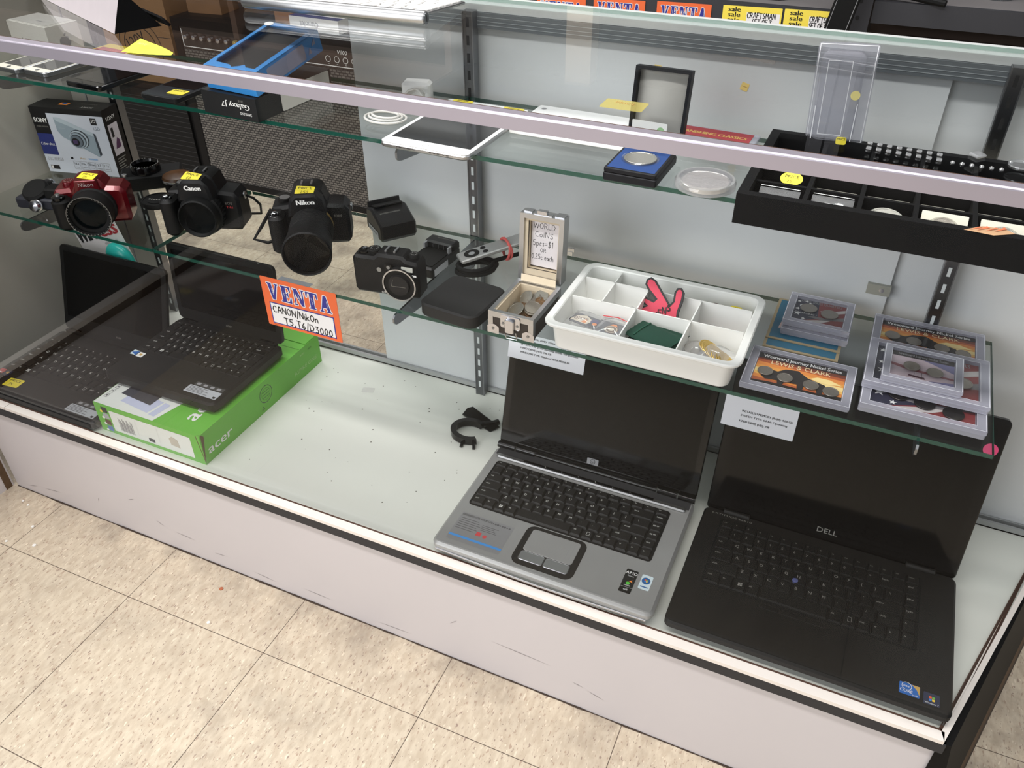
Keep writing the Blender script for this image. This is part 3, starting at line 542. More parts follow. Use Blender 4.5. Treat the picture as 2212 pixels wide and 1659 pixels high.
# ---------------------------------------------------------------- cameras on the lower shelf
LENSG = mat('coated lens glass', (8, 13, 15), .08, var=.2, vs=30, spec=.12); RUBR = mat('ribbed rubber', (12, 12, 12), .55, var=.1, vs=100, spec=.25)
def body(t, P, y0, y1, m, ch=.003, name='body'):
    s = MB(); s.push(FR(0, 0, 0)); s.prism(P, -y1, -y0, m, ch); s.pop(); return s.build(name, t)
def lensm(s, x, y, z, prof, m, n=40): s.push(FR(x, y, z)).lathe(prof, m, n); s.pop()
def hotshoe(t, x, y, z, w=.019):
    s = MB(); s.box(x-w/2, y-.009, z, x-w/2+.003, y+.009, z+.003, ALU); s.box(x+w/2-.003, y-.009, z, x+w/2, y+.009, z+.003, ALU); s.box(x-w/2, y-.009, z-.001, x+w/2, y+.009, z+.0006, BLKM); s.build('flash_shoe', t)
def dial(t, x, y, z, r, h, m, name='mode_dial', top=None):
    s = MB(); s.lathe([(r, 0), (r, h*.8), (r*.9, h), (r*.8, h)], m, 24); s.disc(0, 0, r*.8, h+.0001, top or m, 20)
    for i in range(10): s.rect(r*.55*cos(i*.63)-.0004, r*.55*sin(i*.63)-.0004, r*.55*cos(i*.63)+.0005, r*.55*sin(i*.63)+.0005, h+.0003, LEG)
    s.build(name, t, loc=(x, y, z))
# red bridge camera
REDM = mat('dark red metallic body', (92, 8, 18), .25, .35, .08, coat=.3)
t = thing('compact_camera', 'dark red zoom camera with black lens and yellow price tag reading 75', 'camera', (.514, .197, LZ), R(33))
body(t, [(-.058, .002), (.056, .002), (.060, .010), (.060, .056), (.052, .066), (.030, .068), (.022, .080), (.014, .083), (-.014, .083), (-.022, .080), (-.030, .068), (-.054, .066), (-.060, .056), (-.060, .008)], -.022, .026, REDM, .006)
b = MB(); b.push(Tm((-.046, -.030, 0))); b.prism(rr(-.014, -.016, .016, .030, .012, 5), .001, .058, RUBR, .006); b.pop(); b.build('grip', t)
b = MB(); b.push(Tm((-.046, -.034, .057))); b.lathe([(.011, 0), (.011, .004), (.009, .0055), (0, .006)], BLKG, 20); b.lathe([(.0045, .006), (.004, .009), (0, .0095)], ALU, 14); b.pop(); b.build('shutter_button', t)
dial(t, -.036, .004, .066, .011, .008, REDM)
b = MB(); lensm(b, 0.004, -.018, .034, [(.037, 0), (.037, .012), (.0345, .014), (.0345, .040), (.0365, .041), (.0365, .046), (.0352, .047), (.032, .043), (.032, .0405), (.027, .039), (.027, .036)], BLKM, 44); lensm(b, .004, -.018, .034, [(.027, .036), (.022, .037), (.012, .040), (0, .041)], LENSG, 36)
b.build('lens', t)
b = MB(); b.push(FR(.004, -.0652, .034)); b.ring(0, 0, .0350, .0357, 0, STEEL, 44)
for i in range(34): a = i*.16+.6; b.push(Rm(a, 'Z')); b.rect(-.0004, .0334, .0005+.0003*(i % 3), .0341, .0001, LEG); b.pop()
b.pop(); b.build('lens_ring', t)
b = MB(); b.push(FR(.002, -.0287, 0)); b.prism([(-.022, .060), (.022, .060), (.017, .084), (-.017, .084)], -.012, 0, REDM, .001); b.text('Nikon', .0070, 0, .0735, 0, WHT, w=.024, bd=.07); b.pop(); b.build('maker_lettering', t, smooth=0)
b = MB(); b.push(Tm((.004, -.012, .0848)) @ Rm(R(8), 'X') @ Rm(R(-18), 'Z')); price(b, 0, 0, .001, '75', .030, .019); b.pop(); b.build('price_sticker', t, smooth=0)
# black camera without much lens
DSB = mat('black camera shell', (15, 15, 16), .5, var=.12, vs=150, spec=.25)
def dslr(label, loc, rot, logo, model, px, rotp, num, mname):
    t = thing('slr_camera', label, 'camera', loc, rot)
    body(t, [(-.060, .002), (.058, .002), (.064, .010), (.064, .060), (.056, .070), (.032, .072), (.024, .095), (.016, .1005), (-.016, .1005), (-.024, .095), (-.032, .073), (-.058, .070), (-.064, .058), (-.064, .010)], -.016, .032, DSB, .005)
    b = MB(); b.push(FR(0, -.016, 0)); b.prism([(-.031, .062), (.031, .062), (.026, .090), (.016, .1005), (-.016, .1005), (-.026, .090)], 0, .024, DSB, .004, 0); b.pop(); b.build('prism_housing', t)
    b = MB(); b.push(Tm((-.052, -.026, 0))); b.prism(rr(-.012, -.022, .014, .030, .011, 5), .001, .068, RUBR, .006); b.pop(); b.build('grip', t)
    b = MB(); b.push(Tm((-.052, -.034, .066)) @ Rm(R(16), 'X')); b.lathe([(.0095, 0), (.0095, .003), (.008, .004), (.0045, .004), (.0045, .006), (0, .0065)], BLKG, 20); b.lathe([(.0042, .0062), (.003, .0072), (0, .0075)], CHROME, 14); b.pop(); b.build('shutter_button', t)
    dial(t, -.040, .010, .071, .011, .007, BLKM, top=ALU); hotshoe(t, 0, .006, .1008)
    b = MB(); b.push(FR(0, -.0403, 0)); b.text(logo, .0082, 0, .0845, 0, WHT, w=.028, bd=.07); b.pop(); b.build('maker_lettering', t, smooth=0); b = MB(); b.push(FR(.046, -.0166, 0)); b.text(model[0], .0045, 0, .050, 0, LEGD, w=.012)
    if len(model) > 1: b.text(model[1], .0045, 0, .043, 0, mat('red print', (196, 62, 66)), w=.012)
    b.pop(); b.build('model_lettering', t, smooth=0)
    b = MB(); b.lathe([(.003, 0), (.006, .001), (.0065, .003), (.004, .004)], ALU, 12); b.build('strap_lug', t, loc=(.065, .008, .058), rot=(0, pi/2, 0))
    b = MB(); b.push(Tm((px, -.0245, .1012)) @ Rm(R(16), 'X') @ Rm(rotp, 'Z')); price(b, 0, 0, .001, num, .030, .020); b.pop(); b.build('price_sticker', t, smooth=0)
    return t
t = dslr('black camera with short ribbed lens and yellow price tag behind the red camera', (.716, .254, LZ), R(20), 'Canon', ('EOS', 'T6i'), -.004, R(-12), '60', None)
b = MB(); lensm(b, .004, -.016, .040, [(.034, 0), (.034, .010), (.037, .011), (.037, .022), (.034, .024), (.033, .040), (.031, .0415), (.028, .036)], RUBR); lensm(b, .004, -.016, .040, [(.028, .036), (.018, .030), (0, .033)], LENSG); b.build('lens', t)
b = MB(); [lensm(b, .004+.0372*cos(i*.16), -.030, .040+.0372*sin(i*.16), [(.0006, -.006), (.0006, .006)], BLKM, 5) for i in range(40)]; b.build('lens_ribs', t)
b = MB(); b.tube([(.065, .008, .058), (.078, .014, .050), (.082, .030, .030), (.074, .046, .006), (.050, .050, .003)], .0022, BLKM, 6); b.build('strap', t)
t = dslr('black camera with long zoom lens pointing at the viewer, price tag 250', (.915, .280, LZ), R(30), 'Nikon', ('D3000',), .000, R(-8), '250', None)
b = MB(); pr = [(.030, 0), (.032, .004), (.032, .012), (.034, .014), (.034, .018), (.0345, .020)]
for i in range(8): pr += [(.0352, .022+i*.005), (.0352, .0248+i*.005), (.0344, .0252+i*.005), (.0344, .0268+i*.005)]
pr += [(.034, .064), (.034, .074), (.0362, .076), (.0362, .090), (.0375, .092), (.0385, .106), (.0385, .110), (.0365, .112), (.0355, .111), (.035, .104)]
b.push(FR(.004, -.016, .0435) @ Rm(R(1.5), 'X')); b.lathe(pr, RUBR, 48); b.lathe([(.035, .104), (.030, .098), (.016, .101), (0, .103)], mat('smoky front element', (24, 25, 24), .12, var=.02, spec=.4), 40)
for i in range(9): b.push(Rm(.9+i*.16, 'Z')); b.rect(-.001, 0, .001, .0005, .07, LEG); b.pop()
b.pop(); b.build('zoom_lens', t)
b = MB(); b.push(FR(.004, -.016, .0435) @ Rm(R(1.5), 'X')); b.lathe([(.0330, .0135), (.0348, .0135), (.0348, .0195)], mat('gold lens band', (150, 126, 72), .4, .7, .3, vs=300), 48); b.pop(); b.build('lens_band', t)
b = MB(); b.tube([(-.065, .008, .058), (-.085, .002, .030), (-.100, -.002, .010), (-.078, -.004, .0035), (-.062, .004, .004)], .003, BLKM, 6); b.build('strap', t)
# small compact with screw mount, front centre
t = thing('compact_camera', 'black compact camera with round silver ringed lens beside the two chargers', 'camera', (1.122, .188, LZ), R(8))
b = MB(); b.push(FR(0, 0, 0)); b.prism([(-.049, .002), (.049, .002), (.053, .007), (.053, .056), (.049, .062), (.034, .064), (.028, .070), (-.012, .070), (-.018, .064), (-.049, .064), (-.053, .058), (-.053, .007)], -.017, .017, DSB, .004); b.pop(); b.build('body', t)
b = MB(); lensm(b, .024, -.017, .028, [(.0265, 0), (.0265, .007), (.0255, .009), (.0245, .009), (.0235, .007), (.0235, .0072), (0, .0072)], BLKM, 40); lensm(b, .024, -.0242, .028, [(.017, 0), (.016, .004), (0, .0045)], BLK, 30); b.push(FR(.024, -.0289, .028)); b.line([(-.011, -.001), (.011, -.001)], .0006, 0, LEGD); b.line([(-.011, -.001), (-.008, .010)], .0004, 0, LEGD); b.pop(); b.build('lens', t)
b = MB(); b.push(FR(.024, -.0263, .028)); b.ring(0, 0, .0246, .0266, 0, ALU, 40); b.pop(); b.build('lens_ring', t)
dial(t, -.022, 0, .064, .010, .007, BLKM); dial(t, .040, .002, .063, .008, .006, BLKM, 'exposure_dial')
b = MB(); b.lathe([(.009, 0), (.009, .003), (.005, .004), (.005, .006), (0, .0065)], BLKG, 18); b.lathe([(.0035, .0065), (0, .008)], CHROME, 12); b.build('shutter_button', t, loc=(-.038, -.002, .064)); hotshoe(t, .006, .001, .0702, .017)
b = MB(); b.push(FR(0, -.0212, 0)); b.rbox(.028, .050, 0, .046, .0575, .0008, .001, mat('flash window', (176, 178, 170), .15, var=.15, vs=200)); b.rbox(.002, .049, 0, .013, .058, .001, .001, SCR); b.disc(.0075, .0535, .0028, .0012, LEGD, 12); b.disc(-.008, .0475, .0038, .0004, LEGD, 14); b.pop(); b.build('flash_window', t)
b = MB(); b.push(FR(0, -.0214, 0)); b.text('Canon', .0055, .042, .0425, 0, WHT, w=.017, bd=.07); b.pop(); b.build('maker_lettering', t, smooth=0); b = MB(); b.push(FR(0, -.0214, 0)); b.text('G9', .004, -.004, .008, 0, WHT); b.pop(); b.build('model_lettering', t, smooth=0)
# small grey camera at far left
NAVY = mat('navy black plastic', (32, 34, 44), .45, var=.1)
t = thing('compact_camera', 'small dark camera with shiny silver knob at the left end of the shelf', 'camera', (.385, .198, LZ), R(14))
b = MB(); b.rbox(-.052, -.018, .001, .058, .018, .022, .004, NAVY, .003); b.build('body', t)
b = MB(); b.push(Tm((-.016, .004, .022)) @ Rm(R(28), 'X')); b.lathe([(.023, 0), (.024, .006), (.024, .013), (.021, .016), (.021, .0165), (0, .0165)], BLKM, 28); b.pop(); b.rbox(.006, -.012, .02, .046, .016, .040, .005, BLKM, .003); b.build('lens', t)
b = MB(); b.push(Tm((-.004, -.0215, .012)) @ Rm(R(75), 'X')); b.lathe([(.010, 0), (.0105, .003), (.009, .004), (.010, .006), (.011, .010), (.009, .013), (0, .014)], CHROME, 24); b.pop(); b.build('silver_knob', t); b = MB(); b.push(Tm((-.01, .030, .028)) @ Rm(R(60), 'X')); b.lathe([(.013, 0), (.013, .004), (.011, .006), (0, .006)], CHROME, 24); b.pop(); b.build('silver_knob', t)
# lens cap, old camera lying on its back, amber filter lens
t = MB(); t.lathe([(.029, 0), (.0305, .002), (.0305, .007), (.029, .0095), (.026, .0095), (.026, .0085), (.020, .0085), (.020, .0095), (0, .0095)], BLKM, 40); [t.rect(-.016+i*.005, -.006, -.013+i*.005, -.002, .0096, LEGD) for i in range(6)]
t.build('lens_cover', loc=(.560, .290, LZ), rot=R(10), label='round black lens cap lying between the red camera and the black camera', cat='lens cap')
t = thing('film_camera', 'old black camera lying lens up in front of the white and black camera box', 'camera', (.486, .352, LZ), R(42))
b = MB(); b.rbox(-.052, -.030, .001, .060, .028, .030, .006, BLKM, .004); b.build('body', t)
b = MB(); b.push(Tm((-.004, -.002, .030))); b.lathe([(.027, 0), (.027, .012), (.0255, .015), (.0235, .015), (.021, .010)], BLKG, 36); b.lathe([(.021, .010), (.012, .008), (0, .010)], LENSG, 30); b.pop(); b.build('lens', t)
b = MB()
for i in range(26): b.push(Tm((-.004, -.002, .0453)) @ Rm(i*.2, 'Z')); b.rect(-.0005, .0240, .0006+.0004*(i % 3), .0252, 0, LEG); b.pop()
b.build('lens_lettering', t, smooth=0)
b = MB(); b.lathe([(.005, 0), (.005, .004), (.003, .005), (0, .005)], ALU, 14); b.build('wind_knob', t, loc=(-.042, -.02, .030))
AMB = mat('amber brown leather', (74, 46, 20), .35, var=.25, vs=60)
t = thing('lens', 'loose lens with chrome rim and amber cap between the cameras', 'lens', (.556, .352, LZ))
b = MB(); b.lathe([(.025, 0), (.026, .004), (.026, .020), (.0275, .022)], BLKM, 34); b.build('barrel', t)
b = MB(); b.lathe([(.0275, .022), (.0295, .0235), (.0295, .0265), (.028, .0275)], CHROME, 36); b.build('chrome_rim', t)
b = MB(); b.lathe([(.028, .0272), (.026, .032), (.018, .0345), (0, .0355)], AMB, 30); b.build('amber_cap', t)
# camera box
t = thing('camera_box', 'white and black camera box printed with a silver camera at the far left', 'box', (.247, .322, LZ), R(12))
b = MB(); bw, bd, bh = .156, .048, .130; b.box(0, 0, 0, bw, bd, bh, BLK); BOXW = mat('glossy box print', (206, 212, 222), .35, var=.01); BLUEP = mat('royal blue print', (36, 48, 116), .45, var=.02)
b.push(FR(0, -.0003, 0)); b.rect(.034, 0, bw-.0005, bh-.011, 0, BOXW); b.rect(0, 0, .034, .036, 0, BOXW); b.rect(0, .036, .034, .078, .0001, BLUEP); b.text('SONY', .0095, .018, .100, .0002, WHT, w=.029, bd=.05); b.text('make.believe', .0045, .018, .0905, .0002, LEGD, w=.025)
b.text('Cyber-shot', .006, .017, .055, .0003, WHT, w=.030); b.text('DSC-WX150', .007, .006, .024, .0003, GREYP, 'l', w=.034); b.rect(.006, .006, .026, .014, .0003, INK); b.rect(.007, .0075, .012, .0125, .0004, WHT)
PC = mat('printed camera silver', (150, 166, 176), .35, var=.08); PC2 = mat('printed camera dark', (60, 66, 74), .35, var=.05); PC3 = mat('printed camera light', (182, 196, 204), .35)
b.poly([(.048, .112), (.058, .112), (.130, .084), (.132, .044), (.125, .038), (.056, .074), (.048, .086)], .0003, PC); b.poly([(.048, .112), (.058, .112), (.130, .084), (.129, .078), (.052, .105)], .0004, PC3); b.poly([(.126, .086), (.130, .084), (.132, .044), (.127, .040)], .0005, PC2)
for i, (r_, mm) in enumerate(((.0205, PC2), (.0195, PC3), (.0175, PC2), (.0165, PC), (.0140, PC2), (.013, mat('printed camera mid', (104, 116, 126), .35)), (.0085, INK))): b.disc(.092-i*.0016, .072-i*.0010, r_, .0006+i*.0001, mm, 26, r_*.9)
b.rect(.082-.0050, .0658-.004, .082+.0050, .0658+.004, .0015, mat('printed lens violet', (74, 58, 96), .3)); b.text('SONY', .004, .061, .089, .0007, PC3)
b.rect(.127, .102, .140, .115, .0003, INK); b.text('3D', .0065, .1335, .1065, .0004, WHT); b.text('15D', .0065, .130, .092, .0003, mat('printed camera mid', (104, 116, 126)), 'l')
for i, s_ in enumerate(('18.2', '10x', '25mm', '2.7', '17.6')): b.line([(.061+i*.0165, .010), (.075+i*.0165, .010), (.075+i*.0165, .026), (.061+i*.0165, .026)], .0005, .0003, GREYP, True); b.text(s_, .0046, .068+i*.0165, .019, .0004, INK); b.rect(.063+i*.0165, .0135, .073+i*.0165, .0145, .0004, GREYP)
b.rect(.058, .030, .064, .034, .0003, INK); b.text('iAuto', .004, .085, .031, .0003, mat('gold print', (196, 158, 82))); b.rect(.098, .031, .118, .034, .0003, mat('pale blue print', (140, 170, 206), .5)); b.pop()
b.push(SD(bw+.0003, 0, 0)); b.rect(.007, .040, .036, .100, 0, mat('glossy pink white print', (206, 200, 206), .35)); b.text('SONY', .0075, .021, .108, .0002, WHT, w=.028); b.rect(.012, .075, .019, .093, .0002, INK); b.poly([(.014, .052), (.030, .052), (.030, .066), (.024, .072), (.018, .062)], .0002, mat('plum print', (84, 44, 84), .5))
for i in range(6): b.rect(.008, .008+i*.0048, .034-(i*7 % 5)*.002, .0102+i*.0048, .0002, LEGD)
b.pop(); b.push(Tm((0, 0, bh+.0003)) @ Rm(pi, 'Z')); b.text('SONY', .007, -.118, -.016, 0, WHT, w=.026); b.text('Cyber-shot', .005, -.112, -.032, 0, LEGD, w=.035); b.rect(-.072, -.03, -.052, -.018, 0, mat('orange print', (238, 140, 52))); b.rect(-.066, -.03, -.058, -.022, .0001, mat('chip blue', (30, 98, 176))); b.pop()
b.build('carton', t, smooth=0)
# two battery chargers
t = thing('battery_charger', 'black wedge shaped battery charger standing against the white back door', 'charger', (1.018, .362, LZ), R(52))
b = MB(); b.push(SD(-.032, 0, 0)); b.prism([(-.030, .001), (.036, .001), (.040, .010), (.034, .040), (.010, .046), (-.034, .030), (-.036, .008)], 0, .064, BLK, .003); b.pop(); b.build('body', t)
b = MB(); b.push(Tm((0, .019, .0436)) @ Rm(R(-14), 'X')); b.rbox(-.025, -.013, .001, .025, .014, .003, .002, BLKM); b.box(-.029, .012, 0, .029, .017, .009, BLK); b.pop(); b.build('battery_bay', t)
b = MB(); b.push(Tm((0, -.012, .0402)) @ Rm(R(20), 'X')); b.text('BATTERY CHARGER', .003, -.004, .002, .001, LEGD); b.pop(); b.push(Tm((-.0322, 0, 0)) @ Rm(-pi/2, 'Z') @ Rm(pi/2, 'X')); b.rect(-.026, .005, .020, .015, .0004, mat('label silver', (178, 182, 186))); b.text('INPUT 100-240V', .004, -.003, .0082, .0006, INK); b.pop(); b.build('lettering', t, smooth=0)
t = thing('battery_charger', 'flat black battery charger with open battery bay behind the compact camera', 'charger', (1.139, .285, LZ), R(-4))
b = MB(); b.rbox(-.027, -.042, .001, .027, .044, .020, .005, BLK, .003); b.rbox(-.027, .020, .018, .027, .044, .032, .005, BLK, .003); b.build('body', t)
b = MB(); b.box(-.023, -.036, .0195, .023, .017, .0212, BLKM); b.box(-.024, .012, .02, -.021, .022, .030, GREYP); b.box(.021, .012, .02, .024, .022, .030, GREYP); [b.box(-.010+i*.010, .0185, .022, -.009+i*.010, .0205, .028, ALU) for i in range(3)]; b.build('battery_bay', t)
b = MB(); b.text('BATTERY CHARGER', .0034, .006, .034, .0322, LEGD, w=.032); b.text('Digipower', .003, -.014, .039, .0322, LEGD); b.push(SD(.0273, 0, 0)); b.rect(-.036, .004, .004, .016, 0, mat('label silver', (178, 182, 186))); b.pop(); b.build('lettering', t, smooth=0)
# remote bundled with a cord
t = thing('remote_control', 'slim silver remote control with round black dial strapped to a black cord', 'remote control', (1.193, .276, LZ+.024), (R(8), R(-2), R(-44)))
b = MB(); b.rbox(-.0155, 0, 0, .0155, .126, .0062, .004, SIL, .0015); b.build('body', t)
b = MB(); b.ring(0, .022, .0052, .0125, .0064, BLKM, 30); b.disc(0, .022, .005, .0065, GREYP, 20); b.build('dial', t, smooth=0)
for x in (-.0065, .0065):
    b = MB(); b.lathe([(.0045, 0), (.0042, .0006), (0, .0007)], BLKM, 16); b.build('button', t, loc=(x, .043, .0062))
t = thing('charging_cable', 'coiled black power cord with two prong plug under the silver remote', 'cord', (1.215, .292, LZ))
b = MB(); pts = [(.030*cos(a*.35)*(1+.10*sin(a*.21)), .024*sin(a*.35)*(1+.08*cos(a*.3)), .0038+.0020*(a % 18)/6+.004*(a//18)) for a in range(54)]
b.push(Rm(R(40), 'Z')); b.tube(pts, .0034, BLKM, 8); b.pop(); b.tube([(.02, .02, .016), (.05, .05, .02), (.085, .075, .022)], .0035, BLKM, 8); b.build('cable', t)
b = MB(); b.push(Tm((.098, .082, .012)) @ Rm(R(15), 'Z')); b.rbox(-.018, -.012, 0, .014, .012, .022, .004, BLKM, .002); b.pop(); b.build('plug', t)
b = MB(); b.push(Tm((.112, .086, .012)) @ Rm(R(8), 'Z')); [(b.box(0, y, .006, .017, y+.0016, .013, CHROME)) for y in (-.007, .006)]; b.pop(); b.build('prongs', t)
b = MB(); RB = mat('pink red rubber band', (196, 84, 80), .6, var=.12, vs=90); b.push(Tm((1.2465, .3325, LZ+.030)) @ Rm(R(-44), 'Z')); b.tube([(.0185*cos(R(a)), .0015*sin(R(a*2)), .0165*sin(R(a))) for a in range(0, 360, 15)], .0022, RB, 8, True); b.tube([(.0188*cos(R(a)), .0025+.002*cos(R(a*2)), .0168*sin(R(a))) for a in range(0, 360, 15)], .0018, RB, 6, True); b.pop()
b.build('rubber_band', label='red rubber band wrapped around the silver remote', cat='rubber band')
# square black box
b = MB(); b.rbox(-.049, -.049, .0015, .049, .049, .023, .017, mat('matt black shell', (24, 24, 24), .62, var=.08), .0025, n=8); b.rbox(-.044, -.044, 0, .044, .044, .002, .015, BLKM)
b.build('media_player', loc=(1.2455, .1865, LZ), rot=R(-6), label='square matt black media box with rounded corners beside the coin case', cat='media player')
# ---------------------------------------------------------------- open coin case
BEI = mat('beige suede lining', (212, 196, 170), .85, var=.05, vs=120); BRN = mat('black case panel', (44, 36, 32), .45, var=.2, vs=60)
t = thing('coin_case', 'small open aluminium case of loose coins with handwritten note in the lid', 'case', (1.3065, .146, LZ), R(-1))
cw, cd, ch_ = .068, .098, .036
b = MB(); 
for x0, y0, x1, y1 in ((0, 0, cw, .004), (0, cd-.004, cw, cd), (0, .004, .004, cd-.004), (cw-.004, .004, cw, cd-.004)): b.box(x0, y0, .002, x1, y1, ch_-.006, BRN)
b.box(.003, .003, .002, cw-.003, cd-.003, .004, BEI); b.build('base', t, smooth=0)
b = MB()
for x0, y0, x1, y1 in ((-.0006, -.0006, cw+.0006, .0055), (-.0006, cd-.0055, cw+.0006, cd+.0006), (-.0006, .0055, .0055, cd-.0055), (cw-.0055, .0055, cw+.0006, cd-.0055)): b.box(x0, y0, ch_-.009, x1, y1, ch_, ALU)
for x, y in ((0, 0), (cw, 0), (0, cd), (cw, cd)): b.box(x-.0008-(.006 if x else 0)+.0, y-.0008-(.006 if y else 0), .001, x+.0008+(0 if x else .006), y+.0008+(0 if y else .006), ch_-.008, ALU)
b.build('metal_frame', t, smooth=0)
b = MB()
for x0, y0, x1, y1 in ((.0055, .0055, cw-.0055, .0075), (.0055, cd-.0075, cw-.0055, cd-.0055), (.0055, .0075, .0075, cd-.0075), (cw-.0075, .0075, cw-.0055, cd-.0075)): b.box(x0, y0, .004, x1, y1, ch_-.0035, BEI)
b.build('lining', t, smooth=0)
for x in (.007, cw-.007):
    b = MB(); b.push(FR(x, -.0010, .008)); b.poly([(-.009, -.008), (.009, -.008), (.009, .003), (.003, .007), (-.003, .007), (-.009, .003)], 0, CHROME); b.disc(0, 0, .0022, .0005, STEEL, 10); b.pop(); b.build('corner_cap', t)
b = MB(); b.push(FR(cw/2, -.0010, .024)); b.rbox(-.015, -.010, 0, .015, .010, .001, .003, CHROME); b.rbox(-.007, -.016, .001, .007, .006, .005, .003, CHROME, .001); b.disc(-.011, -.003, .002, .0014, STEEL, 10); b.disc(.011, -.003, .002, .0014, STEEL, 10); b.tube([(-.006, -.016, .005), (-.004, -.024, .004), (.012, -.023, .004), (.010, -.012, .004)], .001, CHROME, 6); b.pop(); b.build('latch', t)
lo = MB(); lw, lh, lt = cw, .102, .020; lo.push(FR(0, 0, 0))
for x0, y0, x1, y1 in ((0, 0, lw, .007), (0, lh-.007, lw, lh), (0, .007, .007, lh-.007), (lw-.007, .007, lw, lh-.007)): lo.box(x0, y0, -lt, x1, y1, 0, ALU)
lo.box(.002, .002, -lt-.001, lw-.002, lh-.002, -lt+.002, BRN); lo.pop(); lid_o = lo.build('lid', t, loc=(-.003, cd+.006, ch_-.002), rot=(R(-4), 0, R(1)), smooth=0)
b = MB(); b.push(FR(0, 0, 0))
for x0, y0, x1, y1 in ((.007, .007, lw-.007, .015), (.007, lh-.011, lw-.007, lh-.007), (.007, .015, .012, lh-.011), (lw-.009, .015, lw-.007, lh-.011)): b.box(x0, y0, -lt+.002, x1, y1, -.004, BEI)
b.line([(.0125, lh-.012), (.0125, .0165), (lw-.010, .0165)], .0012, -.006, INK); b.pop(); b.build('lid_lining', lid_o, smooth=0)
b = MB(); b.push(FR(0, 0, 0)); b.prism(rr(.0135, .018, lw-.0085, lh-.0125, .0005, 1), -lt+.0025, -lt+.006, mat('note card', (228, 222, 224), .7, var=.01)); z = -lt+.0063
b.hand('WORLD', .0085, .0165, .0775, z, INK, .07, .2, .95); b.hand('CoiNS', .0080, .0195, .0645, z, INK, .07, .22, 1.05); b.hand('5pcs=$1', .0085, .0165, .0505, z, INK, .07, .2, .90); b.hand('OR', .0055, .0285, .0415, z, INK, .09, .3); b.hand('0.25c each', .0078, .0150, .0295, z, INK, .07, .18, .80); b.pop(); b.build('note', lid_o, smooth=0)
b = MB(); b.push(FR(0, 0, 0)); b.rbox(.020, lh, -.012, .048, lh+.0015, -.002, 0, CHROME); b.rbox(.026, lh+.001, -.010, .040, lh+.006, -.002, 0, CHROME); b.box(.004, lh-.003, -lt+.002, .016, lh+.0015, -.006, CHROME); b.box(lw-.016, lh-.003, -lt, lw-.002, lh+.0015, -.004, CHROME); b.pop(); b.build('catch', lid_o)
b = MB(); b.face([(.006, cd-.0045, ch_-.003), (cw-.006, cd-.0045, ch_-.003), (cw-.009, cd+.003, ch_+.008), (.004, cd+.003, ch_+.008)], BEI); b.build('hinge_strip', t)
COINS = [mat('silver coin', (168, 166, 158), .32, .85, .12, vs=500, bump=.4, bs=700), mat('bronze coin', (132, 104, 76), .36, .8, .12, vs=500, bump=.4, bs=700), mat('dull nickel coin', (146, 140, 130), .38, .8, .12, vs=500, bump=.4, bs=700), mat('gold coin', (206, 176, 104), .32, .8, .1, vs=500, bump=.4, bs=700)]
def coinmesh(s, r, th, m): s.lathe([(r*.96, 0), (r, th*.2), (r, th*.8), (r*.97, th), (r*.88, th), (r*.86, th*.85), (0, th*.9)], m, 28)
def coin(r, th, k, loc, rot, label, group):
    s = MB(); coinmesh(s, r, th, COINS[k]); s.build('coin', loc=loc, rot=rot, label=label, cat='coin', group=group)
CC = [(.020, .020, .012, 2, .0098, 8, 4), (.035, .014, .011, 0, .0118, 12, -5), (.051, .018, .013, 1, .0102, -6, 12), (.022, .045, .014, 0, .0128, 20, -18), (.046, .046, .013, 1, .0108, 6, 8), (.047, .048, .0175, 2, .0118, 10, 4), (.046, .051, .020, 2, .0122, 12, 10),
      (.030, .064, .014, 1, .0108, -8, -14), (.038, .076, .019, 2, .0108, 18, -12), (.052, .070, .018, 1, .0112, 6, 22), (.024, .078, .017, 0, .0112, 30, -26), (.046, .083, .022, 0, .0100, 22, 8), (.014, .061, .010, 2, .0092, 4, -10), (.034, .034, .009, 1, .011, 0, 3), (.033, .086, .012, 2, .0104, 8, 2)]
for i, (x, y, z, k, r, ax, ay) in enumerate(CC): coin(r, .0019, k, (1.3065+x, .146+y, LZ+z+.002), (R(ax), R(ay), 0), 'loose foreign coin lying in the small open aluminium case', 'coins in the aluminium case')
# ---------------------------------------------------------------- white drawer tray
TW = mat('white tray plastic', (232, 232, 228), .35, var=.015)
t = thing('drawer_tray', 'white plastic compartment tray of pins, coins and bags on the lower shelf', 'tray', (1.525, .226, LZ))
def loft(s, polys, m, cap0=True, cap1=True):
    n = len(polys[0][0]); V = [(x, y, z) for P, z in polys for x, y in P]; F = []
    for k in range(len(polys)-1):
        for i in range(n): F.append((k*n+i, k*n+(i+1) % n, (k+1)*n+(i+1) % n, (k+1)*n+i))
    if cap0: F.append(tuple(range(n-1, -1, -1)))
    if cap1: F.append(tuple(range((len(polys)-1)*n, len(polys)*n)))
    s.add(V, F, m)
def rc(w, d, r): return rr(-w/2, -d/2, w/2, d/2, r, 5)
b = MB(); loft(b, [(rc(.236, .158, .012), .0), (rc(.242, .164, .014), .003), (rc(.250, .172, .015), .040), (rc(.264, .186, .018), .0405), (rc(.267, .189, .019), .042), (rc(.267, .189, .019), .0445), (rc(.264, .186, .018), .046), (rc(.248, .170, .013), .046), (rc(.245, .167, .012), .0445), (rc(.234, .156, .010), .004)], TW)
b.build('shell', t)
fx0, fx1, y0, y1 = -.1205, .1205, -.081, .081; ya, yb = -.0085, .049
b = MB(); tk = .0009
for x0, x1, y in ((fx0, fx1, ya), (fx0, fx1, yb)): b.box(x0, y-tk, .003, x1, y+tk, .0445, TW)
for x, p, q in ((-.0275, y0, ya), (.0495, y0, ya), (-.077, ya, yb), (-.0265, ya, yb), (.050, ya, yb), (-.077, yb, y1)): b.box(x-tk, p, .003, x+tk, q, .0445, TW)
b.build('divider', t, smooth=0)
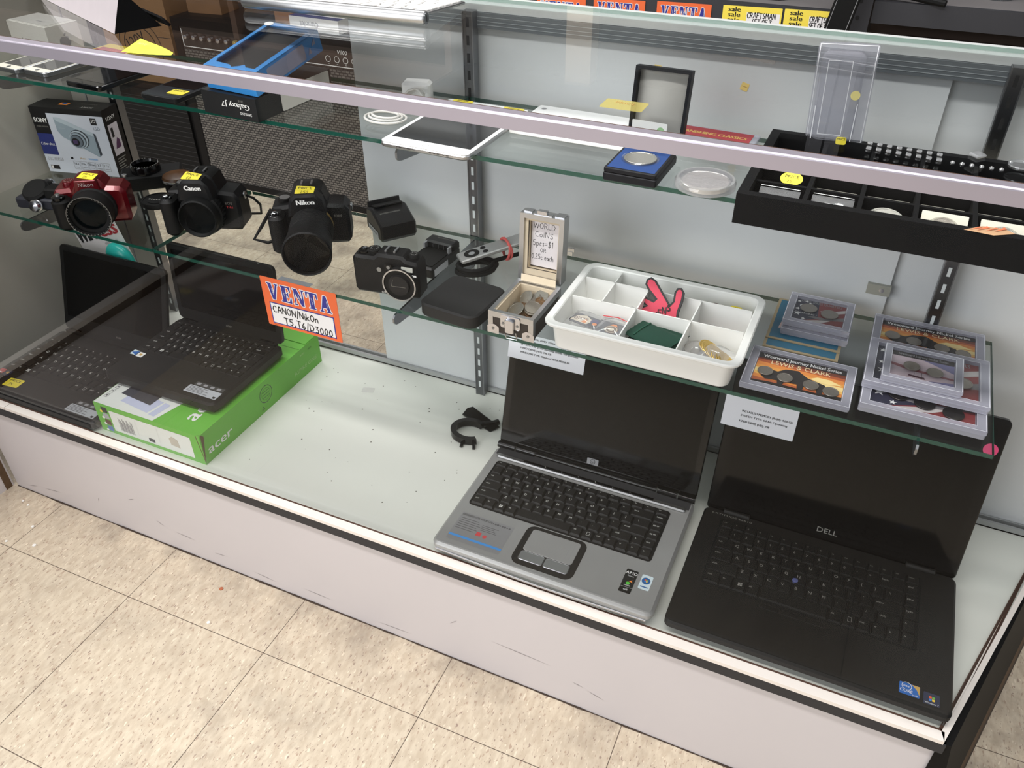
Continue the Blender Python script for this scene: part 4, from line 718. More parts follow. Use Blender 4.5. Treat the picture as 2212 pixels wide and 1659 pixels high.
TX, TY, TF = 1.525, .226, LZ+.0045
BAG = glass('clear zip bag', (244, 244, 246), .08, 1, .12, haze=.16)
def bag(s, w, d, h, seed=0, z0=.0005):   # crumpled film pillow
    rnd = random.Random(seed); n = 7; V = []
    for j in range(n):
        for i in range(n):
            u, v = i/(n-1)-.5, j/(n-1)-.5; e = max(0, (1-4*u*u)*(1-4*v*v)); V.append((u*w, v*d, z0+h*e*(.7+.6*rnd.random())))
    s.add(V, [(j*n+i, j*n+i+1, (j+1)*n+i+1, (j+1)*n+i) for j in range(n-1) for i in range(n-1)], BAG)
def bagged(name, label, loc, rot, fill, w, d, h, zip_=True, seed=1, group=None):
    o = thing(name, label, 'bag', loc, rot, group); s = MB(); fill(s); s.build('contents', o); s = MB(); bag(s, w, d, h, seed); s.build('film', o, smooth=180)
    if zip_:
        s = MB(); s.tube([(-w/2, d/2-.004, .004), (0, d/2-.003, .007), (w/2, d/2-.004, .004)], .0007, mat('red zip line', (206, 50, 62), .5), 6); s.build('zip_line', o)
    return o
NVY = mat('navy badge', (34, 36, 52), .4, var=.05); CRM = mat('cream badge', (226, 214, 190), .4); ORG = mat('orange print', (238, 140, 52)); PUR = mat('violet badge', (56, 48, 104), .4)
def f1(s):
    s.rbox(-.022, -.012, .001, .022, .012, .004, .003, NVY, .001); s.poly([(-.020, -.010), (.006, -.010), (.010, .002), (-.004, .010), (-.016, .004)], .0042, CRM); s.text('Blaze', .0075, -.006, -.003, .0044, mat('dark red brown', (88, 40, 36), .5), rot=R(20)); s.poly([(-.004, -.008), (.003, -.009), (.004, -.003), (.0005, .001)], .0045, ORG)
    s.disc(.013, .002, .006, .0044, PUR, 16); s.disc(.016, -.004, .0035, .0046, ORG, 14)
bagged('pin_badge_bag', 'zip bag with a navy and cream enamel pin in the front left compartment', (TX-.090, TY-.034, TF+.017), R(-12), f1, .052, .050, .012, False, 3)
def f2(s):
    s.rbox(-.022, -.015, .001, .022, .014, .003, .002, NVY, .001); s.disc(.002, -.004, .010, .0032, COINS[1], 24); s.ring(.002, -.004, .0075, .0085, .0034, CRM, 22); s.disc(.002, -.004, .004, .0034, CRM, 16); s.poly([(-.004, .005), (.008, .005), (.004, .010), (-.001, .009)], .0034, ORG)
bagged('pin_badge_bag', 'zip bag with red seam and round bronze badge beside the navy pin', (TX-.052, TY-.038, TF+.017), R(-6), f2, .044, .052, .012, True, 5)
VEL = mat('dark green velvet', (14, 58, 44), .9, var=.25, vs=200)
def pouch(label, loc, rot, w, d):
    o = thing('velvet_pouch', label, 'pouch', loc, rot); s = MB(); n = 12; V = []
    for sgn in (0, 1):
        for j in range(n):
            for i in range(n):
                u, v = i/(n-1)-.5, j/(n-1)-.5; e = (max(0, 1-4*u*u)*max(0, 1-4*v*v))**.5; gather = 1-.22*max(0, -u*2-.55); wav = .0018*sin(v*30)*max(0, -u*2-.3)
                V.append((u*w, v*d*gather, .0035+(.0045*e+wav if sgn else -.003*e)))
    F = []
    for k in (0, 1):
        for j in range(n-1):
            for i in range(n-1):
                q = (k*n*n+j*n+i, k*n*n+j*n+i+1, k*n*n+(j+1)*n+i+1, k*n*n+(j+1)*n+i); F.append(q if k else q[::-1])
    s.add(V, F, VEL); s.build('bag', o, smooth=180); s = MB(); s.tube([(-w*.28, y, .0085-abs(y)*.08) for y in [d*.42*(i/6-1) for i in range(13)]], .0011, mat('green drawstring', (24, 78, 58), .8), 6); s.build('drawstring', o)
pouch('dark green velvet pouch lying flat beneath a second green pouch', (TX+.013, TY-.034, TF+.014), R(-10), .068, .060)
pouch('dark green velvet pouch lying on top of another green pouch', (TX+.009, TY-.044, TF+.023), R(-20), .066, .046)
def f3(s): s.push(Tm((0, 0, .002)) @ Rm(R(6), 'X')); coinmesh(s, .017, .003, COINS[2]); s.pop()
bagged('coin_bag', 'clear bag with one large silver coin in the front right compartment', (TX+.068, TY-.036, TF+.013), R(12), f3, .040, .046, .012, False, 7)
def f4(s):
    for i in range(9): s.push(Tm((-.014+i*.0042, .004-i*.0016, .003+.0012*(i % 2)+max(0, 4-i)*.0008)) @ Rm(R(24+i), 'Y')); coinmesh(s, .0125, .0018, COINS[3]); s.pop()
bagged('coin_bag', 'clear bag with a fanned row of gold coins in the front right compartment', (TX+.093, TY-.038, TF+.013), R(-14), f4, .046, .046, .016, False, 9)
# foam hand key ring: finger outline with black border, leaning in its compartment
HP_ = [(-.016, .0), (.014, .0), (.021, .010), (.022, .026), (.026, .040), (.0275, .052), (.024, .058), (.018, .058), (.0145, .052), (.0135, .040), (.010, .036), (.000, .052), (-.010, .068), (-.017, .073), (-.023, .070), (-.0245, .063), (-.020, .055), (-.010, .043), (-.012, .041), (-.022, .046), (-.027, .043), (-.0265, .038), (-.020, .034), (-.024, .034), (-.029, .031), (-.029, .026), (-.022, .0225), (-.026, .021), (-.029, .017), (-.027, .012), (-.020, .012), (-.018, .006)]
t = thing('foam_hand', 'pink foam number one hand with black outline standing in the white tray', 'toy', (TX+.008, TY+.004, TF+.004), (R(46), 0, R(-4)))
PINK = mat('raspberry foam', (206, 66, 88), .7, var=.04)
b = MB(); b.push(Rm(R(14), 'Z') @ Matrix.Scale(1.08, 4)); b.prism(HP_, 0, .004, INK); b.prism(inset(HP_, .0026), .004, .0044, PINK)
for P in ([(-.006, .045), (-.018, .050)], [(-.008, .037), (-.021, .041)], [(-.009, .027), (-.022, .030)], [(-.008, .018), (-.020, .018)]): pass
b.hand('KENS', .0085, -.010, .017, .0057, INK, .16, .18, .9, .55); b.hand('1', .008, .010, .010, .0057, INK, .3, .2, 1); b.poly([(.001, .006), (.010, .005), (.012, .010), (.006, .012), (.003, .010)], .0057, INK); b.pop(); b.build('hand', t, smooth=0)
def f5(s): s.tube([(.010*cos(a*.5)+(a-6)*.001, .008*sin(a*.5), .003+.0006*a) for a in range(14)], .0012, NVY, 6); s.rbox(-.014, -.010, .001, .002, .008, .005, .001, mat('printed camera mid', (104, 116, 126)))
bagged('zip_bag', 'upright zip bag with red seam and dark parts behind the gold coins', (TX+.070, TY+.020, TF), R(-8), f5, .032, .044, .020, True, 11)
bagged('zip_bag', 'smaller zip bag of dark rings at the right side of the white tray', (TX+.097, TY+.016, TF), R(-20), f5, .034, .040, .016, True, 13)
def f6(s): s.disc(0, 0, .010, .002, mat('pale film', (220, 212, 206), .3), 12)
for i, (x, y, lab) in enumerate(((-.040, .060, 'crumpled clear bag behind the pink foam hand'), (.020, .062, 'empty clear bag in the long back compartment of the white tray'))): bagged('clear_bag', lab, (TX+x, TY+y, TF), R(20*i), f6, .036, .030, .018, False, 15+i)
b = MB(); b.tube([(.013*cos(R(a)), .007*sin(R(a)), .010+.006*sin(R(a))) for a in range(0, 360, 20)], .0016, mat('maroon cord', (84, 40, 48), .6), 6, True); b.build('wrist_band', loc=(TX+.068, TY+.062, TF+.012), label='maroon and white looped band in the back of the white tray', cat='band')
b = MB(); b.push(Rm(R(50), 'X')); price(b, 0, 0, 0, '', .016, .012, word='25'); b.pop(); b.build('price_tag', loc=(TX+.096, TY+.066, TF+.026), label='small yellow price tag at the back right of the white tray', cat='price tag')
b = MB(); b.lathe([(.012, 0), (.012, .003), (0, .0032)], mat('grey violet disc', (128, 122, 140), .4), 24); b.build('token', loc=(TX-.048, TY+.012, TF+.0005), label='grey violet round token in the small middle compartment', cat='token')
# ---------------------------------------------------------------- boxed coin sets
ACR = glass('clear acrylic slab', (238, 238, 244), .05, 1, .08, haze=.33, hazecol=(226, 226, 238)); COVER = glass('clear acrylic cover', (250, 250, 252), .03, 1, 0)
SUN = [mat('sunset %d' % i, c, .5, var=.04) for i, c in enumerate(((120, 56, 34), (186, 92, 44), (226, 140, 62), (244, 196, 104), (250, 224, 150), (232, 160, 72), (176, 92, 50), (206, 106, 60)))]
DARKP = mat('black brown print', (34, 28, 26), .5, var=.05); NVP = mat('flag navy', (44, 44, 62), .5, var=.05); REDP = mat('flag red', (128, 52, 52), .5, var=.08); WHP = mat('flag white', (196, 190, 186), .5, var=.05); GRP = mat('flag grey', (120, 116, 116), .5, var=.08)
def star(s, x, y, r, z, m): s.poly([(x+(r if i % 2 == 0 else r*.4)*sin(pi*i/5+.1), y+(r if i % 2 == 0 else r*.4)*cos(pi*i/5+.1)) for i in range(10)], z, m)
def sunset(s, w, d, z):
    s.rect(0, 0, w, d, z, SUN[1]); 
    for i, (a, c) in enumerate(((.0, 0), (.12, 6), (.22, 2), (.32, 3), (.40, 4), (.52, 5), (.62, 2), (.72, 1), (.80, 0))): s.poly([(0, d*a), (w, d*max(0, a-.06)), (w, d*min(1, a+.10)), (0, d*min(1, a+.13))], z+.00006*(i+1), SUN[c])
    s.poly([(w*.62, d*.50), (w*.80, d*.44), (w*.98, d*.50), (w*.84, d*.60), (w*.70, d*.60)], z+.0007, SUN[4])
    s.rect(0, 0, w, d*.10, z+.0007, DARKP); s.poly([(0, d*.10), (w*.2, d*.13), (w*.6, d*.08), (w, d*.16), (w, d*.10)], z+.0008, DARKP)
    s.poly([(w*.06, d*.44), (w*.16, d*.52), (w*.26, d*.50), (w*.34, d*.62), (w*.48, d*.66), (w*.60, d*.50), (w*.80, d*.40), (w*.86, d*.22), (w*.80, d*.24), (w*.78, d*.08), (w*.74, d*.08), (w*.71, d*.24), (w*.58, d*.22), (w*.57, d*.06), (w*.52, d*.06), (w*.50, d*.24), (w*.36, d*.22), (w*.34, d*.05), (w*.30, d*.05), (w*.28, d*.22), (w*.14, d*.20), (w*.08, d*.30)], z+.0009, DARKP)
    s.rect(0, d*.84, w, d, z+.0009, DARKP); s.text('Westward Journey Nickel Series', d*.105, w/2, d*.875, z+.001, WHT, w=w*.90, bd=.04); s.text('LEWIS & CLARK', d*.125, w/2, d*.70, z+.001, mat('cream lettering', (246, 226, 178), .5), w=w*.68)
def flagq(title):
    def fn(s, w, d, z):
        s.rect(0, 0, w, d, z, NVP); s.poly([(w*.45, d), (w, d), (w, 0), (w*.05, 0), (w*.5, d*.25)], z+.0001, REDP); s.poly([(w*.50, d*.62), (w*.75, d*.55), (w, d*.72), (w, d*.86), (w*.7, d*.66)], z+.0002, WHP)
        s.poly([(w*.3, d*.28), (w*.6, d*.22), (w, d*.36), (w, d*.52), (w*.7, d*.34), (w*.4, d*.34)], z+.0002, GRP); s.poly([(w*.15, d*.04), (w*.5, d*.20), (w*.75, d*.26), (w*.6, d*.12), (w*.3, 0)], z+.0003, WHP)
        for i, (x, y, r) in enumerate(((.05, .88, .05), (.12, .72, .06), (.06, .55, .055), (.20, .92, .05), (.08, .34, .08), (.28, .86, .045), (.22, .16, .05))): star(s, w*x, d*y, d*r*1.1, z+.0004, WHT)
        if title: s.text(title, d*.10, w*.5, d*.88, z+.0005, GREYP, w=w*.84)
        s.text('* HISTORIC *', d*.06, w*.25, d*.36, z+.0005, WHT)
    return fn
def flagpaint(s, w, d, z):
    s.rect(0, 0, w, d, z, mat('washed sky', (190, 172, 178), .5, var=.2, vs=60)); s.rect(0, d*.84, w, d, z+.0003, DARKP); s.text('Westward Journey Nickel Series', d*.08, w/2, d*.885, z+.0005, GREYP, w=w*.8)
    s.poly([(0, d*.55), (w*.4, d*.44), (w, d*.36), (w, d*.30), (w*.3, d*.36), (0, d*.46)], z+.0001, mat('dusty red', (140, 82, 88), .5, var=.2)); s.poly([(w*.5, d*.84), (w, d*.84), (w, d*.55), (w*.75, d*.70)], z+.0001, mat('dusty blue', (110, 108, 144), .5, var=.3)); s.poly([(w*.6, d*.1), (w, d*.2), (w, 0), (w*.8, 0)], z+.0001, mat('dusty blue', (110, 108, 144)))
    s.poly([(w*.28, d*.16), (w*.56, d*.12), (w*.54, d*.19), (w*.30, d*.21)], z+.0002, mat('dark ship', (74, 40, 52), .5)); s.line([(w*.5, d*.16), (w*.5, d*.34)], .0005, z+.0002, DARKP); s.line([(w*.38, d*.16), (w*.38, d*.30)], .0005, z+.0002, DARKP)
def coinset(label, w, d, th, loc, design, coins, rot=0, border=.011, darkc=False):
    o = thing('coin_set', label, 'coin set', loc, rot, None); s = MB(); bx, by = border, border*.85
    s.rbox(0, 0, 0, w, d, th*.55, .003, ACR, .0006)
    for x0, y0, x1, y1 in ((0, 0, w, by), (0, d-by, w, d), (0, by, bx, d-by), (w-bx, by, w, d-by)): s.box(x0, y0, th*.55, x1, y1, th, ACR)
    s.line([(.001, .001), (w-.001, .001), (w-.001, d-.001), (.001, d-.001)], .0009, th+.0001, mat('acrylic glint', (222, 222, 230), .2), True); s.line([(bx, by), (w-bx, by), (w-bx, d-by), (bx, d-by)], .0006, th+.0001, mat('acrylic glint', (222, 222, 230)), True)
    s.build('case', o, smooth=0); s = MB(); s.push(Tm((bx+.001, by+.001, th*.56))); design(s, w-2*bx-.002, d-2*by-.002, 0); s.pop(); s.build('card', o, smooth=0)
    for u, v, r, k in coins:
        s = MB(); coinmesh(s, r, .0016, k); s.build('coin', o, loc=(bx+u*(w-2*bx), by+v*(d-2*by), th*.56+.0012))
    s = MB(); s.rect(bx, by, w-bx, d-by, th+.0004, COVER); s.build('cover', o, smooth=0); return o
NK = COINS[2]; DKC = mat('dark proof coin', (60, 56, 52), .25, .8, .3, vs=400, bump=.4, bs=700); LN = [(.13, .42, .0100, NK), (.36, .34, .0100, NK), (.65, .30, .0100, NK), (.87, .24, .0100, NK)]
coinset('sunset bison nickel coin set lying alone at the shelf front edge', .136, .094, .008, (1.658, .158, LZ), sunset, LN)
coinset('sunset bison nickel coin set at the back of the right hand stack', .144, .086, .009, (1.8025, .318, LZ), sunset, LN)
coinset('flag coin set with dark coins at the bottom of the right hand stack', .144, .110, .0125, (1.803, .169, LZ), flagq(''), [(.27, .36, .0125, DKC), (.52, .28, .0125, DKC), (.79, .20, .0125, DKC)], darkc=True)
coinset('flag quarter set in the middle of the right hand stack', .146, .108, .011, (1.801, .203, LZ+.0130), flagq('STATE SERIES QUARTERS'), [(.20, .55, .012, NK), (.52, .50, .012, NK), (.84, .42, .012, NK)])
coinset('small pale two nickel set on top of the right hand stack', .094, .080, .009, (1.820, .208, LZ+.0246), flagpaint, [(.33, .48, .0100, NK), (.69, .42, .0100, NK)], border=.009)
coinset('two quarter flag set beneath its twin beside the teal cards', .090, .083, .0095, (1.6845, .302, LZ+.0034), flagq(''), [(.33, .55, .0118, NK), (.70, .50, .0118, NK)], border=.010)
coinset('upper two quarter flag set stacked on its twin beside the teal cards', .090, .083, .0095, (1.6835, .310, LZ+.0134), flagq('STATE SERIES QUARTERS'), [(.28, .60, .0118, NK), (.70, .50, .0118, NK)], border=.010)
TEC = mat('teal blue card', (44, 104, 132), .5, var=.06); TAN = mat('tan card edge', (168, 150, 118), .6)
for k, (y, lab) in enumerate(((.266, 'lower teal blue card folder sticking out from under the quarter sets'), (.287, 'upper teal blue card folder with pale lighthouse print under the quarter sets'))):
    s = MB(); s.box(0, 0, 0, .100, .115, .0014, TAN); s.rect(.004, .004, .096, .111, .0015, TEC); s.poly([(.012, .03), (.026, .03), (.023, .06), (.024, .08), (.014, .08), (.015, .06)], .0016, mat('pale pink print', (222, 196, 190), .6))
    s.build('card_folder', loc=(1.668, y, LZ+k*.0016), label=lab, cat='card', smooth=0)
# ---------------------------------------------------------------- sale signs
SORG = mat('orange sign card', (238, 108, 56), .6, var=.01); SBLU = mat('sign blue', (44, 46, 142), .6, var=.02); SWHT = mat('sign white', (242, 240, 240), .6, var=.005)
VG = {'V': [(-.5, 1), (-.1, 1), (.02, .35), (.26, .93), (.16, .93), (.16, 1), (.5, 1), (.5, .93), (.42, .93), (.1, 0), (-.14, 0), (-.42, .93), (-.5, .93)],
 'E': [(-.45, 1), (.42, 1), (.42, .68), (.34, .68), (.22, .92), (.0, .92), (.0, .55), (.12, .55), (.16, .66), (.22, .66), (.22, .34), (.16, .34), (.12, .46), (.0, .46), (.0, .08), (.24, .08), (.38, .34), (.45, .34), (.45, 0), (-.45, 0), (-.45, .07), (-.34, .07), (-.34, .93), (-.45, .93)],
 'N': [(-.5, 1), (-.12, 1), (.28, .36), (.28, .93), (.18, .93), (.18, 1), (.5, 1), (.5, .93), (.40, .93), (.40, 0), (.18, 0), (-.30, .74), (-.30, .07), (-.18, .07), (-.18, 0), (-.5, 0), (-.5, .07), (-.40, .07), (-.40, .93), (-.5, .93)],
 'T': [(-.5, 1), (.5, 1), (.5, .66), (.42, .66), (.34, .91), (.18, .91), (.18, .07), (.30, .07), (.30, 0), (-.30, 0), (-.30, .07), (-.18, .07), (-.18, .91), (-.34, .91), (-.42, .66), (-.5, .66)],
 'A': [(-.12, 1), (.12, 1), (.42, .07), (.5, .07), (.5, 0), (.08, 0), (.08, .07), (.16, .07), (.10, .26), (-.20, .26), (-.26, .07), (-.16, .07), (-.16, 0), (-.5, 0), (-.5, .07), (-.40, .07)]}
def venta(mb, w, h, white=True):
    mb.prism(rr(0, -h, w, 0, .001, 1), 0, .0006, SORG)
    lw = w*.150; lh = h*.33
    for i, c in enumerate('VENTA'):
        P = [(w*.155+i*w*.172+x*lw, -h*.10-lh+y*lh) for x, y in VG[c]]; mb.poly(inset(P, -.0016), .0008, SWHT) if 0 else None
        for a in range(8): mb.poly([(x+.0013*cos(a*pi/4), y+.0013*sin(a*pi/4)) for x, y in P], .0008+a*.00001, SWHT)
        mb.poly(P, .0010, SBLU); cx = w*.155+i*w*.172+{'V': -.07, 'E': -.17, 'N': 0, 'T': 0, 'A': .17}[c]*lw
        if c == 'A': mb.poly([(cx-.27*lw, -h*.10-lh*.62), (cx-.33*lw, -h*.10-lh*.42+lh*0), (cx-.17*lw, -h*.10-lh*.30)], .0011, SORG) if 0 else None
        mb.line([(cx-.0006, -h*.10-lh*.30), (cx-.0006, -h*.10-lh*.46), (cx+.0010, -h*.10-lh*.44), (cx-.0008, -h*.10-lh*.56), (cx+.0012, -h*.10-lh*.54), (cx+.0008, -h*.10-lh*.72)], .0005, .0012, SWHT)
    if white: mb.rect(w*.07, -h*.945, w*.93, -h*.50, .0008, SBLU); mb.rect(w*.083, -h*.925, w*.917, -h*.52, .0009, SWHT)
b = MB(); b.push(FR(0, 0, 0) @ Rm(0, 'Z')); venta(b, .1435, .090); MK = mat('black marker', (24, 22, 22), .6, var=.02)
b.hand('CANON/NikOn', .0115, .0150, -.0625, .0013, MK, .13, .2, .95, -.01); b.hand('T5,T6/D3000', .0120, .034, -.0815, .0013, MK, .13, .24, .98, -.02); b.text('Made in USA', .0013, .012, -.0878, .0009, INK, 'l'); b.pop()
b.build('sale_sign', loc=(.9045, .1438, LZ+.0015), label='orange sale sign with handwriting hanging from the lower shelf edge', cat='sign', group='orange sale signs', smooth=0)
b = MB(); b.rbox(-.03, -.006, 0, .03, .006, .0004, .001, mat('glossy tape', (150, 160, 170), .15, alpha=.6)); b.build('tape', loc=(.968, .150, LZ+.0004), label='clear tape holding the orange sale sign to the shelf', cat='tape')
# ---------------------------------------------------------------- upper shelf: phones and boxes
OFFW = mat('ivory phone front', (214, 210, 196), .3, var=.02); SPH = mat('phone screen grey', (60, 60, 62), .12, var=.05); DPH = mat('slate phone front', (40, 44, 48), .15, var=.05)
def phone(label, loc, rot, w, d, th, front, frame, scr, bot, mark=True):
    t = thing('mobile_phone', label, 'phone', loc, rot, 'phones on the upper shelf'); b = MB(); b.rbox(0, 0, 0, w, d, th, .007, frame, .001); b.build('body', t)
    b = MB(); b.rbox(.0012, .0012, th-.0002, w-.0012, d-.0012, th+.0003, .006, front); b.build('front', t)
    b = MB(); b.rect(.004, bot, w-.004, d-.012, th+.0005, scr); b.build('screen', t)
    if mark:
        b = MB(); b.disc(w/2, bot*.5, bot*.22, th+.0005, frame, 16); b.build('home_button', t)
    return t
phone('white phone with grey screen at the far left of the upper shelf', (.350, .212, UZ), R(-3), .059, .124, .0076, OFFW, STEEL, SPH, .017)
phone('white phone with grey screen lying right of another white phone', (.412, .217, UZ), R(-4), .058, .120, .0076, OFFW, STEEL, SPH, .017)
phone('black phone with rounded corners right of the white phones', (.531, .197, UZ), R(-3), .080, .155, .008, SCR, BLKG, mat('black phone screen', (16, 16, 18), .08), .016, False)
t = phone('dark slate phone with yellow sticker left of the blue topped box', (.690, .196, UZ), R(-1), .074, .150, .008, DPH, BLK, mat('black phone screen', (16, 16, 18)), .045, False)
b = MB(); price(b, .055, .026, .0087, '', .030, .020, R(4)); b.build('price_sticker', t, smooth=0, label='yellow price sticker')
BOXI = mat('white phone carton', (214, 212, 204), .4, var=.02)
t = thing('phone_box', 'white phone carton with grey fruit emblem standing at the upper left', 'box', (.300, .300, UZ), R(-8))
b = MB(); b.box(0, 0, 0, .112, .062, .057, BOXI); b.box(.003, .003, .0568, .109, .059, .058, BOXI)
b.push(FR(0, -.0003, 0) @ Tm((.056, .028, 0)) @ Rm(pi, 'Z')); b.text('iPhone 4', .0105, 0, -.004, 0, mat('dark grey print', (92, 92, 94)), w=.046, bd=.03); b.pop()
b.push(SD(.1123, .031, .030)); b.disc(-.004, -.001, .0072, 0, GREYP, 18, .0085); b.disc(.003, -.001, .0066, .0001, GREYP, 18, .0082); b.disc(.0095, .002, .0034, .0002, BOXI, 14); b.push(Tm((.001, .0105, .0003)) @ Rm(R(-40), 'Z')); b.disc(0, 0, .0016, 0, GREYP, 10, .0032); b.pop(); b.pop()
b.build('carton', t, smooth=0)
# the same pack is open: pale inner rim on the top
b = MB(); b.rbox(.006, .005, .058, .106, .057, .0586, .002, mat('grey carton recess', (176, 174, 168), .6)); b.text('designed', .005, .07, .02, .0589, GREYP); b.build('top_panel', t, smooth=0)
b = MB(); b.box(0, 0, 0, .080, .050, .006, mat('yellow card', (226, 196, 70), .5)); b.rect(.006, .004, .076, .030, .0062, RED); b.build('card_pack', loc=(.418, .350, UZ), rot=R(-5), label='yellow and red card lying behind the white phones', cat='card', smooth=0)
# galaxy style box: black base, blue tray propped on top
BLUB = mat('bright blue plastic', (58, 142, 214), .35, var=.03); t = thing('phone_box', 'black phone box with white side label under the bright blue tray', 'box', (.826, .187, UZ), R(-4))
b = MB(); b.box(0, 0, 0, .104, .168, .033, mat('black carton', (12, 13, 15), .5, var=.06)); b.push(FR(0, -.0003, 0) @ Tm((.052, .0165, 0)) @ Rm(pi, 'Z')); b.text('SAMSUNG', .0042, -.030, .006, 0, WHT, w=.022); b.text('Galaxy J7', .0080, -.012, -.0055, 0, WHT, w=.054, bd=.04); b.text('2018', .0036, -.024, -.0115, 0, LEGD); b.pop()
b.build('carton', t, smooth=0)
b = MB(); b.push(SD(.1043, 0, 0)); b.rbox(.052, .001, 0, .163, .0325, .0003, .003, mat('grey white label', (206, 204, 196), .5)); b.pop(); b.build('side_label', t)
t = thing('box_tray', 'bright blue phone box tray with a dark window propped on the black phone box', 'tray', (.834, .196, UZ+.0345), (R(11.5), 0, R(-5.5)))
b = MB(); w_, d_, h_ = .097, .150, .031; s = b
for x0, y0, x1, y1 in ((0, 0, w_, .0015), (0, d_-.0015, w_, d_), (0, .0015, .0015, d_-.0015), (w_-.0015, .0015, w_, d_-.0015)): s.box(x0, y0, 0, x1, y1, h_, BLUB)
for P in ([(0, 0), (w_, 0), (w_, .018), (.072, .018), (.064, .024), (.058, .018), (.048, .013), (.040, .018), (.012, .020), (.009, .026), (0, .026)], [(0, .026), (.007, .026), (.007, d_-.010), (0, d_-.010)], [(w_-.009, .018), (w_, .018), (w_, d_-.010), (w_-.009, d_-.010)], [(0, d_-.010), (w_, d_-.010), (w_, d_), (0, d_)]): s.prism(P, h_-.001, h_+.0008, BLUB)
s.rect(.0016, .0016, w_-.0016, d_-.0016, h_-.008, mat('painted tray darkness', (22, 20, 19), .5, var=.2)); s.build('tray', t, smooth=0)  # dark sheet paints in the darkness seen through the open tray
b = MB(); b.push(SD(w_+.0003, 0, 0)); b.rbox(.030, .004, 0, .112, .027, .0003, .003, mat('lilac grey window', (150, 154, 178), .4)); b.poly([(.118, .007), (.126, .007), (.124, .017)], .0003, mat('lilac grey window', (150, 154, 178))); b.poly([(.128, .016), (.137, .016), (.137, .026)], .0003, mat('lilac grey window', (150, 154, 178))); b.pop(); b.build('side_print', t, smooth=0)
b = MB(); b.prism(ngon(20, .008, .006, d_-.006, 0, .006), h_+.0010, h_+.0018, WHT); b.build('tag', t, label='white oval tag')
# tablet, adapter, second keyboard
TABW = mat('white tablet face', (244, 244, 242), .2, var=.005); t = thing('tablet', 'white tablet with two yellow stickers at its back edge on the upper shelf', 'tablet', (1.1365, .170, UZ), R(-1.5))
b = MB(); b.rbox(0, 0, 0, .1345, .196, .0072, .009, ALU, .002); [b.box(.028+i*.002, -.0002, .003, .029+i*.002, .001, .0045, BLK) for i in range(15)]; [b.box(.078+i*.002, -.0002, .003, .079+i*.002, .001, .0045, BLK) for i in range(15)]; b.build('body', t)
b = MB(); b.rbox(.001, .001, .007, .1335, .195, .0078, .008, TABW); b.ring(.067, .0105, .004, .0046, .0079, GREYP, 20); b.build('front', t); b = MB(); b.rect(.007, .0225, .1275, .176, .008, mat('tablet screen', (52, 53, 54), .08, var=.03)); b.build('screen', t)
for x, lab in ((.026, 'left yellow price sticker'), (.110, 'right yellow price sticker')):
    b = MB(); price(b, x, .1860, .0082, '', .032, .016, R(2)); b.build('price_sticker', t, smooth=0, label=lab)
t = thing('power_adapter', 'white plug adapter wrapped in its own white cable behind the tablet', 'charger', (1.098, .345, UZ))
b = MB(); b.push(Rm(R(15), 'Z')); b.rbox(-.022, -.012, .0, .022, .014, .034, .006, TABW, .004); b.pop(); b.build('body', t)
b = MB(); WCAB = mat('white cable', (222, 220, 214), .45, var=.02); b.tube([(.016*cos(a*.55)+.008, -.020+.004*sin(a), .016+.012*sin(a*.55)) for a in range(30)], .0017, WCAB, 6, True); b.build('wrapped_cable', t)
b = MB()
for k, (rx, ry) in enumerate(((.032, .024), (.026, .018), (.021, .013))): b.tube([(-.010+rx*cos(R(a)), -.078+ry*sin(R(a)), .002+k*.002) for a in range(0, 360, 15)], .0017, WCAB, 6, True)
b.tube([(.0, -.054, .003), (.008, -.035, .006), (.010, -.02, .014)], .0017, WCAB, 6); b.build('cable', t)
KEYW = mat('white keycap', (240, 238, 234), .45, var=.01); KLG = mat('key legend pale grey', (170, 170, 172), .6)
def chiclet(parent, x0, x1, y0, y1, z, cols=(13, 14, 14, 13, 12, 11), g=.003, h=.002):
    k = MB(); u = (y1-y0)/(len(cols)-.4); y = y1
    for r, c in enumerate(cols):
        hh = u*(.6 if r == 0 else 1)
        if r == len(cols)-1: ws = [1, 1, 1, 1.25, 5, 1.25, 1, 1, 1, 1]
        else: ws = [1]*c
        if r == 1: ws[-1] = 1.5
        if r == 2: ws[0] = 1.5
        if r == 3: ws[0] = 1.75; ws[-1] = 1.75
        if r == 4: ws[0] = 2.2; ws[-1] = 2.2
        tot = sum(ws); x = x0
        for w_ in ws: kw = (x1-x0)*w_/tot; k.rbox(x+g/2, y-hh+g/2, z, x+kw-g/2, y-g/2, z+h, .0015, KEYW, .0004, n=2); x += kw
        y -= hh
    return k.build('keys', parent, smooth=0)
t = thing('computer_keyboard', 'white keyboard lying on the upper shelf between the tablet and blue coin box', 'keyboard', (1.2745, .285, UZ), R(-1))
b = MB(); b.rbox(0, 0, .0, .172, .112, .006, .004, TABW, .001); b.build('base', t); chiclet(t, .006, .166, .006, .078, .006, (9, 9, 9, 9, 9, 9)); b = MB(); b.disc(.012, .098, .004, .0062, GREYP, 16); b.build('power_button', t)
